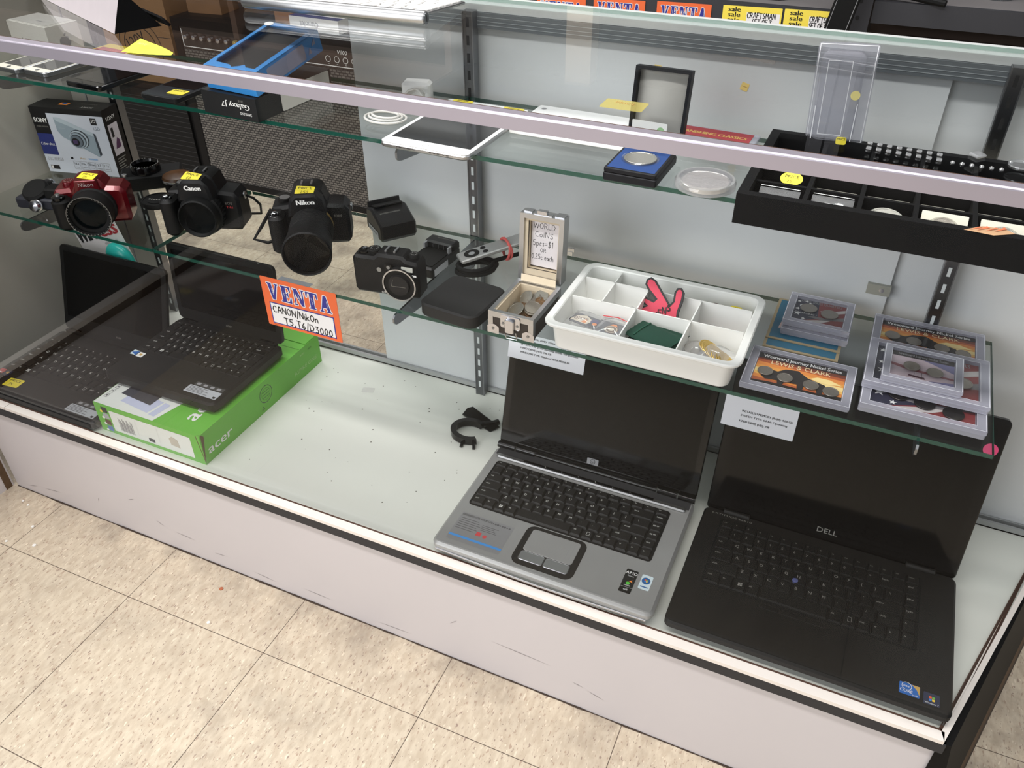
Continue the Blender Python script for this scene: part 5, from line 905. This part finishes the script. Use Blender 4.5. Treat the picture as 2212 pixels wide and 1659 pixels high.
# blue coin box with upright lid, capsule, red coin card
NAVB = mat('navy leatherette', (11, 13, 20), .5, var=.1, vs=150, spec=.25); BVEL = mat('royal blue velvet', (24, 62, 122), .85, var=.1, vs=200); SATIN = mat('silver satin', (178, 176, 170), .45, .2, .1, vs=20)
t = thing('coin_box', 'navy coin box with a silver coin and open satin lined lid', 'coin box', (1.4480, .184, UZ), R(-1))
b = MB(); b.rbox(0, 0, 0, .068, .090, .0095, .003, NAVB, .001); b.rbox(.0005, .0005, .0100, .0675, .0895, .016, .003, NAVB, .001); b.build('base', t); b = MB(); b.rect(.004, .004, .064, .086, .0162, BVEL); b.build('velvet', t)
b = MB(); b.push(Tm((.034, .042, .0155))); coinmesh(b, .0205, .003, COINS[0]); b.pop(); b.build('coin', t); b = MB(); b.push(Tm((.034, .042, .0163))); b.lathe([(.0235, 0), (.0235, .0015), (.0215, .0022), (.0205, .0015)], CLEAR, 30); b.pop(); b.build('capsule_rim', t)
b = MB(); b.push(FR(0, 0, 0)); 
for x0, y0, x1, y1 in ((0, 0, .072, .004), (0, .092, .072, .096), (0, .004, .004, .092), (.068, .004, .072, .092)): b.box(x0, y0, -.014, x1, y1, 0, NAVB)
b.box(.001, .001, -.016, .071, .095, -.013, NAVB); b.pop(); lo_ = b.build('lid', t, loc=(-.002, .0935, .014), rot=(R(-9), 0, 0), smooth=0)
b = MB(); b.push(FR(0, 0, 0)); V = []; n = 9
for j in range(n):
    for i in range(n): u, v = i/(n-1), j/(n-1); V.append((.004+u*.064, .004+v*.088, -.012+.006*sin(pi*u)*sin(pi*v)))
b.add(V, [(j*n+i, j*n+i+1, (j+1)*n+i+1, (j+1)*n+i) for j in range(n-1) for i in range(n-1)], SATIN); b.pop(); b.build('satin_lining', lo_, smooth=180)
b = MB(); b.push(FR(0, 0, 0) @ Tm((.004, .010, -.002))); b.rbox(0, 0, 0, .046, .024, .0004, .001, WHT); b.disc(.038, .014, .005, .0005, mat('pale green dot', (150, 190, 140), .6), 16); b.text('SILVER', .005, .020, .006, .0005, GREYP); b.pop(); b.build('note_card', loc=(1.4530, .2630, UZ+.017), rot=R(-3), label='small white card with a green dot leaning inside the navy coin box lid', cat='card', smooth=0)
t = thing('coin_capsule', 'large silver coin in a clear round capsule beside the navy coin box', 'coin capsule', (1.569, .2120, UZ))
b = MB(); b.lathe([(.033, 0), (.0365, .002), (.0365, .0085), (.0345, .0115), (.031, .0115)], glass('capsule plastic', (236, 236, 236), .06, 1, .06, haze=.18), 44); b.build('capsule', t)
b = MB(); b.push(Tm((0, 0, .003))); b.lathe([(.030, 0), (.030, .005), (.0288, .0058), (.0276, .005)], mat('bright silver', (222, 218, 210), .25, .9, .06, vs=200), 40)
V = []; n = 20
b.lathe([(.0276, .005), (.022, .0054), (.014, .0050), (.007, .0057), (0, .0052)], mat('frosted silver relief', (206, 198, 190), .4, .6, .25, vs=140, bump=1, bs=260), 40); b.pop(); b.build('coin', t); b = MB(); b.disc(0, 0, .0315, .0116, COVER, 40); b.build('capsule_window', t)
t = thing('coin_card', 'red coin card with gold lettering in a clear case behind the coin capsule', 'coin set', (1.490, .330, UZ), R(-2))
b = MB(); b.rbox(0, 0, 0, .108, .068, .007, .003, ACR, .001); b.build('case', t, smooth=0); b = MB(); b.rect(.004, .004, .100, .064, .0073, mat('crimson print', (160, 40, 48), .45, var=.03)); b.text('VANISHING CLASSICS', .0095, .049, .040, .0075, mat('gold print', (226, 190, 110)), w=.090, bd=.05); b.text('COLLECTION', .004, .05, .026, .0075, mat('gold print', (226, 190, 110))); [b.disc(.02+i*.02, .014, .008, .0075, COINS[i % 3], 16) for i in range(4)]; b.build('card', t, smooth=0)
# ---------------------------------------------------------------- black coin tray
VB = mat('black tray flocking', (17, 17, 18), .8, var=.15, vs=200, spec=.12); t = thing('coin_tray', 'long black divided tray holding coins in paper flips on the upper shelf', 'tray', (1.620, .127, UZ+.0005))
tw, td, th = .352, .217, .035
b = MB()
for x0, y0, x1, y1 in ((0, 0, tw, .011), (0, td-.011, tw, td), (0, .011, .011, td-.011), (tw-.011, .011, tw, td-.011)): b.box(x0, y0, 0, x1, y1, th, VB)
b.box(.011, .011, 0, tw-.011, td-.011, .010, VB); b.build('frame', t, smooth=0)
cx = [.011, .069, .125, .181, .238, .294, .341]; cy = [.011, .060, .109, .158, .206]
b = MB()
for x in cx[1:-1]: b.box(x-.0025, .011, .010, x+.0025, td-.011, .029, VB)
for y in cy[1:-1]: b.box(.011, y-.0025, .010, tw-.011, y+.0025, .0288, VB)
b.build('divider', t, smooth=0)
FLIP = mat('white card flip', (208, 204, 188), .6, var=.05); 
def flip(label, i, j, k=2, dy=0, tilt=0):
    o = thing('coin_flip', label, 'coin', (1.620+(cx[i]+cx[i+1])/2, .127+(cy[j]+cy[j+1])/2+dy, UZ+.0115+(.008 if tilt else 0)), (R(tilt), 0, 0), 'paper coin flips in the black tray'); s = MB(); s.rbox(-.0225, -.019, 0, .0225, .019, .0016, .001, FLIP); s.build('card', o, smooth=0)
    s = MB(); s.disc(0, 0, .0155, .0018, mat('flip window', (176, 172, 156), .25, var=.2, vs=120), 22, .014); s.push(Tm((0, 0, .0018))); coinmesh(s, .0125, .0012, COINS[k]); s.pop(); s.build('coin', o, smooth=0)
names = ['second', 'third', 'fourth', 'fifth', 'sixth']
for i in range(1, 6): flip('white paper flip with grey coin in the second row, %s compartment of the black tray' % names[i-1], i, 1, 2 if i % 2 else 0)
flip('white paper flip leaning in the front row, fourth compartment of the black tray', 3, 0, 2, -.004, 30); flip('white paper flip leaning in the front row, fifth compartment of the black tray', 4, 0, 0, -.004, 30)
coin(.0195, .0028, 0, (1.620+.153, .127+.036, UZ+.016), (R(14), 0, 0), 'large bright silver coin in the front row of the black tray', 'coins in the black tray')
for i, lab in ((0, 'clear coin pocket in the front left compartment of the black tray'), (1, 'clear coin pocket in the front row beside the left compartment of the black tray')):
    s = MB(); s.push(Rm(R(24), 'X')); bag(s, .044, .036, .006, 30+i); s.line([(-.021, .017), (.021, .017)], .0008, .004, WHT); s.pop(); s.build('coin_pocket', loc=(1.620+(cx[i]+cx[i+1])/2, .127+.034, UZ+.019), label=lab, cat='bag', smooth=180)
b = MB(); b.push(Rm(R(20), 'X')); b.prism(ngon(22, .0125, 0, 0, 0, .011), 0, .0006, YEL); b.text('PRICE', .0045, 0, .001, .0008, INK); b.hand('25', .004, -.004, -.0065, .0008, INK); b.pop(); b.build('price_sticker', loc=(1.667, .203, UZ+.0300), label='round yellow price sticker on the left divider of the black tray', cat='sticker', smooth=0)
b = MB(); b.poly([(-.02, 0), (.006, -.008), (.028, .0), (.02, .010), (.0, .012)], 0, mat('straw brown', (190, 150, 112), .8, var=.3)); [b.poly([(x, 0), (x+.012, .010+.002*(i % 2)), (x+.014, .008)], .0004+i*.0001, mat('rust straw', (206, 110, 70), .8)) for i, x in enumerate((-.015, -.008, .0, .008))]; b.build('dried_leaf', loc=(1.865, .131, UZ+.0362), rot=.2, label='small straw coloured scrap on the front edge of the black tray', cat='scrap', smooth=0)
# upright clear clamshell on the tray
BLI = glass('blister plastic', (240, 240, 244), .045, 1, .06, haze=.12, hazecol=(235, 235, 240)); t = thing('clamshell_pack', 'empty clear plastic clamshell standing upright at the back of the black tray', 'packaging', (1.661, .337, UZ+.030), (R(-3), R(-3), 0))
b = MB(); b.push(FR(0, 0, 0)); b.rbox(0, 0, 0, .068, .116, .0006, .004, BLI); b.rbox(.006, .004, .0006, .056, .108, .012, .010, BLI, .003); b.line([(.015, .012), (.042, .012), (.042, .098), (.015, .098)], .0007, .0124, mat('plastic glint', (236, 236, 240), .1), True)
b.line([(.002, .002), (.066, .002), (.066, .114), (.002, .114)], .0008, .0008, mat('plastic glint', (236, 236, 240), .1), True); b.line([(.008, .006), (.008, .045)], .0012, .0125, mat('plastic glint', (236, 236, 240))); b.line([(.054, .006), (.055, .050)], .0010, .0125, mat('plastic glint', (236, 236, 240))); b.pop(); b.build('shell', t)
b = MB(); b.push(FR(0, 0, 0)); b.disc(.051, .060, .0055, .0128, mat('pale yellow dot', (232, 218, 140), .6), 20); b.pop(); b.build('dot_sticker', t); b = MB(); b.push(FR(0, -.0135, .006)); price(b, .044, .0, 0, '', .012, .009); b.pop(); b.build('price_sticker', t, smooth=0)
# ---------------------------------------------------------------- on top of the glass
t = thing('computer_keyboard', 'slim keyboard with silver battery tube lying on the glass top', 'keyboard', (.886, .246, TZ+.0003), R(2.4))
b = MB(); b.tube([(0, 0, .0095), (.002, 0, .0095), (.283, 0, .0095), (.285, 0, .0095)], [.0082, .0092, .0092, .0085], ALU, 28); b.build('battery_tube', t)
b = MB(); b.lathe([(.0072, 0), (.007, .0012), (0, .0013)], STEEL, 22); b.rect(-.004, -.0008, .004, .0008, .0015, BLK); b.build('tube_cap', t, loc=(.285, 0, .0095), rot=(0, pi/2, 0))
b = MB(); b.push(Tm((0, .004, .0155)) @ Rm(R(-5), 'X')); b.rbox(0, 0, -.003, .285, .124, 0, .006, ALU, .001); b.pop(); b.build('plate', t)
ko = chiclet(t, .004, .281, .004, .120, 0, g=.0035); ko.location = (0, .004, .0156); ko.rotation_euler = (R(-5), 0, 0)
GRYF = mat('grey suede folio', (168, 160, 162), .85, var=.04, vs=60); BLF = mat('black suede folio', (10, 10, 11), .85, var=.1, spec=.1)
t = thing('tablet_folio', 'grey tablet folio folded into a black ended triangle on the glass top', 'tablet case', (.824, .064, TZ+.0006), R(156))
# local x runs along the roll (towards the viewer's left and back); triangle cross-section in local y-z
b = MB(); Lf = .30; A, B_, C_ = (0, .000), (-.062, .000), (-.020, .050)
b.add([(0, A[0], A[1]), (Lf, A[0], A[1]), (Lf, C_[0], C_[1]), (0, C_[0], C_[1]), (0, A[0]-.003, A[1]), (Lf, A[0]-.003, A[1]), (Lf, C_[0]-.003, C_[1]), (0, C_[0]-.003, C_[1])], [(3, 2, 1, 0), (4, 5, 6, 7), (0, 1, 5, 4), (3, 7, 6, 2), (1, 2, 6, 5), (0, 4, 7, 3)], GRYF); b.build('cover', t, smooth=0)
b = MB(); b.add([(-.0005, A[0], A[1]), (-.0005, B_[0], B_[1]), (-.0005, C_[0], C_[1]), (.004, A[0]-.002, A[1]), (.004, B_[0], B_[1]), (.004, C_[0], C_[1])], [(0, 1, 2), (5, 4, 3), (0, 3, 4, 1), (1, 4, 5, 2), (2, 5, 3, 0)], BLF); b.build('end_flap', t, smooth=0)
b = MB(); b.add([(0, B_[0], 0), (Lf, B_[0], 0), (Lf, C_[0], C_[1]), (0, C_[0], C_[1]), (0, B_[0]+.004, 0), (Lf, B_[0]+.004, 0), (Lf, C_[0], C_[1]-.004), (0, C_[0], C_[1]-.004)], [(0, 1, 2, 3), (7, 6, 5, 4), (0, 4, 5, 1), (3, 2, 6, 7), (1, 5, 6, 2), (0, 3, 7, 4)], BLF); b.build('tablet', t, smooth=0)
b = MB(); b.push(Tm((-.004, -.068, 0)) @ Rm(R(50), 'X')); b.rbox(-.012, 0, 0, .060, .016, .003, .006, BLF); b.ring(0, .008, .0032, .0055, .0033, GREYP, 18); b.disc(0, .008, .0032, .0032, INK, 14); b.pop(); b.build('camera_flap', t)
LIME = mat('lime sticky note', (226, 240, 62), .7, var=.02); b = MB(); n = 8; V = []
for i in range(n+1):
    u = i/n; V += [(u*.078, 0, .0004+.004*u*u), (u*.074, .034-.026*u, .0006+.006*sin(u*2.4)+.007*(1-u)**3)]
b.add(V, [(2*i, 2*i+2, 2*i+3, 2*i+1) for i in range(n)], LIME); b.push(Tm((.016, .012, .0085)) @ Rm(R(-10), 'Z')); b.hand('NOTE', .005, 0, 0, 0, GREYP, .1); b.pop()
b.build('sticky_note', loc=(.896, .004, TZ+.0008), label='bright lime sticky note curling at the front edge of the glass top', cat='sticky note', smooth=180)
PYEL = mat('faded yellow sticker', (232, 204, 120), .6, var=.05)
for x, z, r_, s_, lab in ((1.385, .931, -10, .0115, 'small faded yellow square sticker at the top of the white back door'), (1.440, .889, -5, .0105, 'small yellow square sticker on the back door above the upright coin box lid'), (1.563, .879, -16, .0105, 'small yellow square sticker on the back door right of the coin box lid')):
    b = MB(); b.push(FR(0, 0, 0) @ Rm(R(r_), 'Z')); b.prism(rr(-s_/2, -s_/2, s_/2, s_/2, .001, 2), 0, .0003, PYEL); b.rect(-s_*.35, 0, s_*.35, s_*.06, .0005, mat('dark gold print', (176, 140, 70), .6)); b.pop(); b.build('sticker', loc=(x, .4279, z), label=lab, cat='sticker', group='yellow stickers on the back door', smooth=0)
b = MB(); b.rbox(-.022, -.018, 0, .022, .010, .0003, .002, glass('pale yellow film', (252, 246, 210), .02, .5, .1, haze=.20, hazecol=(240, 228, 150))); b.text('PRICE', .006, 0, -.002, .0005, mat('dark gold print', (176, 140, 70))); b.build('price_label', loc=(1.507, .062, TZ+.0001), label='see-through pale yellow price label on the glass top before the coin box lid', cat='sticker', smooth=0)
b = MB(); b.push(FR(0, 0, 0) @ Rm(R(-4), 'Z')); b.rbox(-.026, -.011, 0, .026, .011, .0004, .001, glass('wrinkled tape', (245, 245, 248), .25, .8, .2, haze=.35)); b.pop(); b.build('tape', loc=(1.572, .4278, .925), label='shiny strip of clear tape at the top of the back door', cat='tape')
BUMP = glass('rubber bumper', (225, 228, 230), .18, 1, .05, haze=.15)
for i in range(8):
    for j in (0, 1):
        b = MB(); b.rbox(-.0022, -.0018, 0, .0022, .0018, .0022, .0005, BUMP, .0006, n=2); b.build('bumper_pad', loc=(1.741+i*.0082, .031+j*.013-i*.0007, TZ+.0001), rot=R(-4), label='square clear rubber bumper pad stuck on the front of the glass top', cat='bumper pad', group='square bumper pads on the glass top')
for i in range(7):
    b = MB(); b.lathe([(.0019, 0), (.0016, .0012), (0, .0019)], BUMP, 12); b.build('bumper_dot', loc=(1.809+i*.0075, .026-i*.0001+(.02 if i > 5 else 0), TZ+.0001), label='round clear bumper dot stuck on the front of the glass top', cat='bumper pad', group='round bumper dots on the glass top')
b = MB(); b.ring(0, 0, .0098, .0104, .0012, BUMP, 30); b.lathe([(.0098, 0), (.0098, .0012), (.0104, .0012), (.0104, 0)], BUMP, 30); b.build('clear_ring', loc=(1.862, .043, TZ+.0001), label='thin clear ring lying on the glass top at the right', cat='ring')
b = MB(); b.prism([(-.007, 0), (0, -.008), (.007, 0), (0, .008)], 0, .003, BUMP, .001); b.build('clear_pad', loc=(1.828, .050, TZ+.0001), label='diamond shaped clear pad between the bumper dots', cat='bumper pad')
# ---------------------------------------------------------------- behind the case
VIN = mat('black vinyl cabinet', (15, 14, 14), .6, var=.2, vs=200, spec=.2)
def grille_mat():
    m = bpy.data.materials.new('silver grille cloth'); m.use_nodes = True; nt = m.node_tree; p = nt.nodes['Principled BSDF']; tc = N(nt, 'ShaderNodeTexCoord')
    br = N(nt, 'ShaderNodeTexBrick'); br.inputs['Scale'].default_value = 1; br.inputs['Brick Width'].default_value = .016; br.inputs['Row Height'].default_value = .0085; br.inputs['Mortar Size'].default_value = .0017; br.inputs['Mortar Smooth'].default_value = .2
    br.inputs['Color1'].default_value = (*lin((116, 112, 106)), 1); br.inputs['Color2'].default_value = (*lin((92, 88, 84)), 1); br.inputs['Mortar'].default_value = (*lin((26, 25, 25)), 1)
    mp = N(nt, 'ShaderNodeMapping'); mp.inputs['Rotation'].default_value = (-pi/2, 0, 0); nt.links.new(tc.outputs['Object'], mp.inputs[0]); nt.links.new(mp.outputs[0], br.inputs['Vector']); nt.links.new(br.outputs['Color'], p.inputs['Base Color']); p.inputs['Roughness'].default_value = .6; return m
GRL = grille_mat()
am = thing('guitar_amplifier', 'low amplifier with silver woven grille on the floor behind the open case back', 'amplifier', (-.49, 1.45, 0))
b = MB(); b.box(.0, .012, .0, .775, .26, .575, VIN); b.box(0, 0, .0, .030, .012, .575, VIN); b.box(.745, 0, .0, .775, .012, .575, VIN); b.box(.03, 0, .548, .745, .012, .575, VIN); b.box(.03, 0, 0, .745, .012, .022, VIN); b.build('cabinet', am, smooth=0)
b = MB(); b.box(.030, .003, .022, .745, .012, .478, GRL); b.build('grille', am, smooth=0)
b = MB(); b.box(.030, .002, .480, .745, .012, .548, mat('dark control panel', (44, 38, 36), .35, var=.1)); b.push(FR(0, .0015, 0)); b.rect(.036, .485, .74, .4875, .0006, WHT); b.rect(.036, .485, .0385, .542, .0006, WHT)
for i in range(4): b.ring(.615+i*.032, .507, .0082, .0098, .0006, WHT, 22); b.text('vol', .004, .615+i*.032, .491, .0006, WHT)
b.text('V100', .013, .668, .524, .0006, WHT, sh=.2); b.pop(); b.build('control_panel', am, smooth=0)
for i in range(8):
    b = MB(); b.push(FR(0, 0, 0)); b.lathe([(.0085, 0), (.008, .009), (.007, .014), (0, .0155)], CHROME if i < 6 else mat('gold knob', (200, 176, 110), .3, .8), 16); b.lathe([(.0115, 0), (.0115, .003), (.0085, .003)], BLK, 16); b.pop(); b.build('knob', am, loc=(.060+i*.034, .0016, .520))
sp = thing('speaker_cabinet', 'black speaker cabinet on the floor left of the silver grille amplifier', 'speaker', (-1.05, 1.46, 0))
b = MB(); b.box(0, .01, 0, .55, .34, .325, VIN); b.build('cabinet', sp, smooth=0); b = MB(); b.box(.02, 0, .02, .53, .0105, .31, BLKM)
[b.box(.02, -.001, .03+i*.018, .53, .0, .032+i*.018, mat('charcoal line', (34, 33, 33), .7)) for i in range(15)]; b.build('grille', sp, smooth=0)
CARD = mat('brown cardboard', (136, 102, 68), .75, var=.08, vs=12); cb = thing('cardboard_box', 'brown cardboard box printed 120V on the black speaker cabinet', 'box', (-1.0, 1.49, .3255), R(2))
b = MB(); b.box(0, 0, 0, .44, .26, .36, CARD); b.push(FR(0, -.0004, 0) @ Tm((.285, .130, 0))); b.push(Rm(R(24), 'Z')); b.text('120V', .034, 0, .0, 0, INK, w=.088); b.pop(); b.ring(.01, -.012, .070, .073, 0, INK, 40); b.ring(.01, -.012, .092, .095, 0, INK, 40); b.line([(.09, .03), (.15, .03)], .002, 0, INK); b.line([(.10, .08), (.14, .08)], .002, 0, INK); b.line([(-.20, .1), (-.08, .1)], .002, 0, INK); b.pop(); b.build('carton', cb, smooth=0)
b = MB(); b.box(.02, .12, .3602, .42, .15, .3606, mat('packing tape', (176, 148, 108), .3)); b.build('packing_tape', cb)
t = thing('wrapped_carton', 'orange brown carton wrapped in clear film beside the 120V box', 'box', (-.52, 1.815, .0), R(3)); b = MB(); b.box(0, 0, 0, .17, .2, .72, mat('orange brown carton', (182, 112, 72), .6, var=.12, vs=14)); b.build('carton', t, smooth=0)
b = MB(); b.add([(-.004, -.006, .3), (.175, -.006, .3), (.175, -.006, .74), (-.004, -.006, .74)], [(0, 1, 2, 3)], glass('wrap film', (240, 240, 240), .08, 1, .12, haze=.2)); b.build('film', t, smooth=0)
b = MB(); b.box(0, 0, 0, .185, .12, .040, WHT); b.push(FR(.075, -.0004, .020) @ Rm(pi, 'Z')); b.text('Cumolet', .017, 0, -.008, 0, PICD, w=.07); b.pop(); b.rect(.0, .0, .185, .03, .0403, mat('deep blue print', (46, 52, 110), .5)); b.build('white_carton', loc=(-.02, 1.475, .5755), rot=R(-2), label='flat white carton with upside down lettering on top of the amplifier', cat='box', smooth=0)
for i, (x, y, w_, h_, c, lab) in enumerate(((-.47, 1.52, .13, .10, (122, 88, 56), 'small brown wooden box on the left of the amplifier top'), (-.30, 1.60, .15, .17, (92, 70, 50), 'dark brown box standing at the back of the amplifier top'), (-.12, 1.53, .08, .20, (150, 104, 66), 'narrow tan carton standing on the amplifier beside the white carton'))):
    b = MB(); b.box(0, 0, 0, w_, .10, h_, mat('stock %d' % i, c, .6, var=.2, vs=20)); b.box(-.001, -.001, h_-.014, w_+.001, .101, h_, mat('stock lid %d' % i, tuple(int(q*1.2) for q in c), .6)); b.build('stock_box', loc=(x, y, .5755), rot=R(6-i*5), label=lab, cat='box', smooth=0)
# ---------------------------------------------------------------- steel rack with signs
RK = mat('charcoal steel rack', (62, 62, 66), .5, .3, .08, vs=10); RKD = mat('dark rack back', (44, 40, 40), .8, var=.2, vs=5); RKS = mat('dusty rack shelf', (112, 108, 108), .7, var=.1, vs=8); BROWN = mat('dark brown board', (72, 58, 50), .8, var=.15, vs=10)
rk = thing('storage_rack', 'charcoal steel storage rack with signs clipped along its shelf edge behind the case', 'rack', (0, 0, 0))
b = MB(); b.box(.3, 1.585, .690, 1.58, 1.600, .742, RK); b.box(1.655, 1.585, .722, 2.7, 1.600, .772, RK); b.build('shelf_edge', rk)
b = MB(); b.box(.3, 1.60, .730, 1.62, 2.0, .740, RKS); b.box(1.655, 1.60, .760, 2.7, 2.05, .770, RKS); b.build('shelf_board', rk)
b = MB(); b.box(.3, 2.05, 0, 2.7, 2.07, 2.3, RKD); b.build('back_board', rk); b = MB(); b.box(.3, 1.585, 1.55, 2.7, 2.05, 1.58, RK); b.build('upper_shelf', rk)
for x in (1.566, 1.612):
    b = MB(); b.box(x, 1.572, 0, x+.040, 1.586, 2.3, RK); [b.push(FR(x+.012, 1.5715, .62+i*.038)).disc(0, 0, .005, 0, INK, 12) or b.pop() for i in range(6)]; b.build('upright_post', rk)
b = MB(); b.box(1.655, 1.68, .66, 2.7, 1.70, .722, BROWN); b.box(1.655, 1.62, .60, 2.7, 1.64, .69, BROWN); b.build('brown_board', rk)
for i, (x0, z) in enumerate(((.77, .712), (.939, .723), (1.1175, .7285))):
    s = MB(); s.push(FR(0, 0, 0)); venta(s, .146, .095, True); s.pop(); s.build('sale_sign', loc=(x0, 1.583, z), rot=(0, R(-1), 0), label=['orange sale sign on the rack edge, leftmost of the three', 'orange sale sign on the rack edge, middle one of three', 'orange sale sign on the rack edge next to the yellow signs'][i], cat='sign', group='orange sale signs', smooth=0)
YSG = mat('yellow sign card', (250, 226, 84), .6, var=.01)
for i, (x0, z, L_) in enumerate(((1.2935, .7335, ('CRAFTSMAN', 'SET OF 3')), (1.449, .7375, ('CRAFTSMAN', 'SET OF 17', 'skillSocket')))):
    s = MB(); s.push(FR(0, 0, 0)); s.prism(rr(0, -.095, .150, 0, .001, 1), 0, .0006, YSG); [s.text('sale', .0118, .030, -.0135-k*.0128, .0008, INK, w=.031, bd=.05) for k in range(6)]; s.rect(.062, -.090, .146, -.014, .0008, SWHT)
    for k, l in enumerate(L_[:2] if i == 0 else L_[:2]): s.hand(l, .0125, .064+k*.014*(1-i), -.0265-k*.0150, .001, MK, .15, .20, .78 if i == 0 else .66)
    s.pop(); s.build('sale_sign', loc=(x0, 1.5825-.0004*i, z), rot=(0, R(-1.2), 0), label=['yellow sale sign with handwriting, left one of two on the rack', 'yellow sale sign with handwriting beside the black strapped bag'][i], cat='sign', group='yellow sale signs', smooth=0)
t = thing('bag', 'black bag strap with white letters hanging in front of the rack post', 'bag', (1.565, 1.50, .60), (R(0), R(10), 0)); b = MB(); b.push(FR(0, 0, 0)); b.rbox(-.028, 0, 0, .028, .40, .010, .004, BLKM, .003); b.line([(-.022, .0), (-.022, .4)], .0012, .0102, GREYP); b.line([(.022, .0), (.022, .4)], .0012, .0102, GREYP); b.push(Tm((0, .09, .0103)) @ Rm(pi/2, 'Z')); b.text('Po', .034, .0, -.012, 0, WHT); b.pop(); b.pop(); b.build('strap', t, smooth=0)
b = MB(); b.tube([(0, 0, .012), (.06, -.004, .014), (.12, -.02, .006), (.165, -.035, .002)], [.012, .012, .010, .008], BLKM, 10); b.build('rubber_grip', loc=(1.645, 1.61, .778), label='black curved rubber handle lying across the rack edge', cat='tool')
t = thing('glass_jar', 'ribbed clear glass jar on the rack at the top right', 'jar', (1.925, 1.74, .7705)); b = MB(); b.lathe([(.034, 0), (.037, .004), (.035, .010), (.038, .016), (.036, .024), (.039, .032), (.038, .06), (.036, .09)], glass('jar glass', (215, 218, 220), .12, 1, .02, haze=.06), 10); b.build('jar', t)
t = thing('shoe', 'grey shoe standing on the rack above the yellow signs', 'shoe', (1.37, 1.70, .7405)); b = MB(); GSH = mat('grey shoe', (104, 100, 98), .7, var=.15, vs=30); b.rbox(-.065, -.05, 0, .075, .05, .014, .04, mat('dark shoe sole', (60, 58, 56), .8), .003); b.build('sole', t); b = MB(); b.rbox(-.06, -.045, .014, .07, .045, .05, .038, GSH, .014); b.build('upper', t)
# things in the rack that the glass top mirrors
for i, (x, w_, h_, c, lab) in enumerate(((.55, .30, .26, (60, 62, 66), 'dark grey stereo unit on the left of the rack shelf'), (.92, .36, .30, (52, 54, 60), 'dark grey stereo unit in the middle of the rack shelf'), (1.74, .42, .30, (66, 66, 70), 'dark case on the right shelf of the rack'), (2.2, .36, .27, (58, 58, 62), 'dark case at the far right shelf of the rack'))):
    b = MB(); z0 = .7405 if x < 1.6 else .7705; b.rbox(0, 0, 0, w_, .22, h_, .004, mat('stereo %d' % i, c, .5, .2, .06), .003); b.push(FR(0, -.0004, 0)); [b.rect(.02+k*.03, h_*.3, .035+k*.03, h_*.34, 0, GREYP) for k in range(4)]; b.text('SONY', .010, w_*.7, h_*.62, 0, WHT) if i == 1 else None; b.pop(); b.build('stereo_unit', loc=(x, 1.80, z0), label=lab, cat='stereo', smooth=0)

WSH = mat('dark walnut board', (78, 54, 38), .7, var=.2, vs=8); t = thing('added_dark_shelves', 'added dark brown shelf unit darkening the reflection in the glass top', 'shelf unit', (-3.2, 2.3, 0))  # shelf unit added so the glass top mirrors dark brown here
b = MB(); b.box(0, .30, 0, 3.3, .32, 2.2, WSH); b.build('back_board', t)
for x in (0, 1.1, 2.2, 3.27):
    b = MB(); b.box(x, 0, 0, x+.03, .30, 2.2, WSH); b.build('side_board', t)
for z in (.02, .55, 1.1, 1.65, 2.17):
    b = MB(); b.box(.0, .001, z, 3.3, .299, z+.025, WSH); b.build('shelf_board', t)
for i, (x, z, w_, h_, c) in enumerate(((.1, .577, .4, .35, (120, 84, 52)), (.6, .577, .35, .3, (84, 60, 44)), (1.2, .577, .45, .4, (146, 104, 64)), (1.75, .577, .3, .3, (66, 52, 44)), (2.3, .577, .5, .38, (112, 76, 50)), (1.3, 1.127, .5, .3, (90, 70, 58)), (2.35, 1.127, .6, .35, (130, 92, 60)))):  # brown cartons added to the shelf unit for the same mirrored tone
    b = MB(); b.box(0, 0, 0, w_, .2, h_, mat('carton tone %d' % i, c, .7, var=.15, vs=10)); b.box(w_*.46, -.0008, 0, w_*.54, 0, h_, mat('packing tape', (176, 148, 108))); b.build('stock_box', loc=(-3.2+x, 2.34, z), label='added brown carton on the added dark shelf unit, %s' % ['first on the left', 'second from left', 'third from left', 'fourth from left', 'fifth from left', 'left one higher up', 'right one higher up'][i], cat='box', smooth=0)
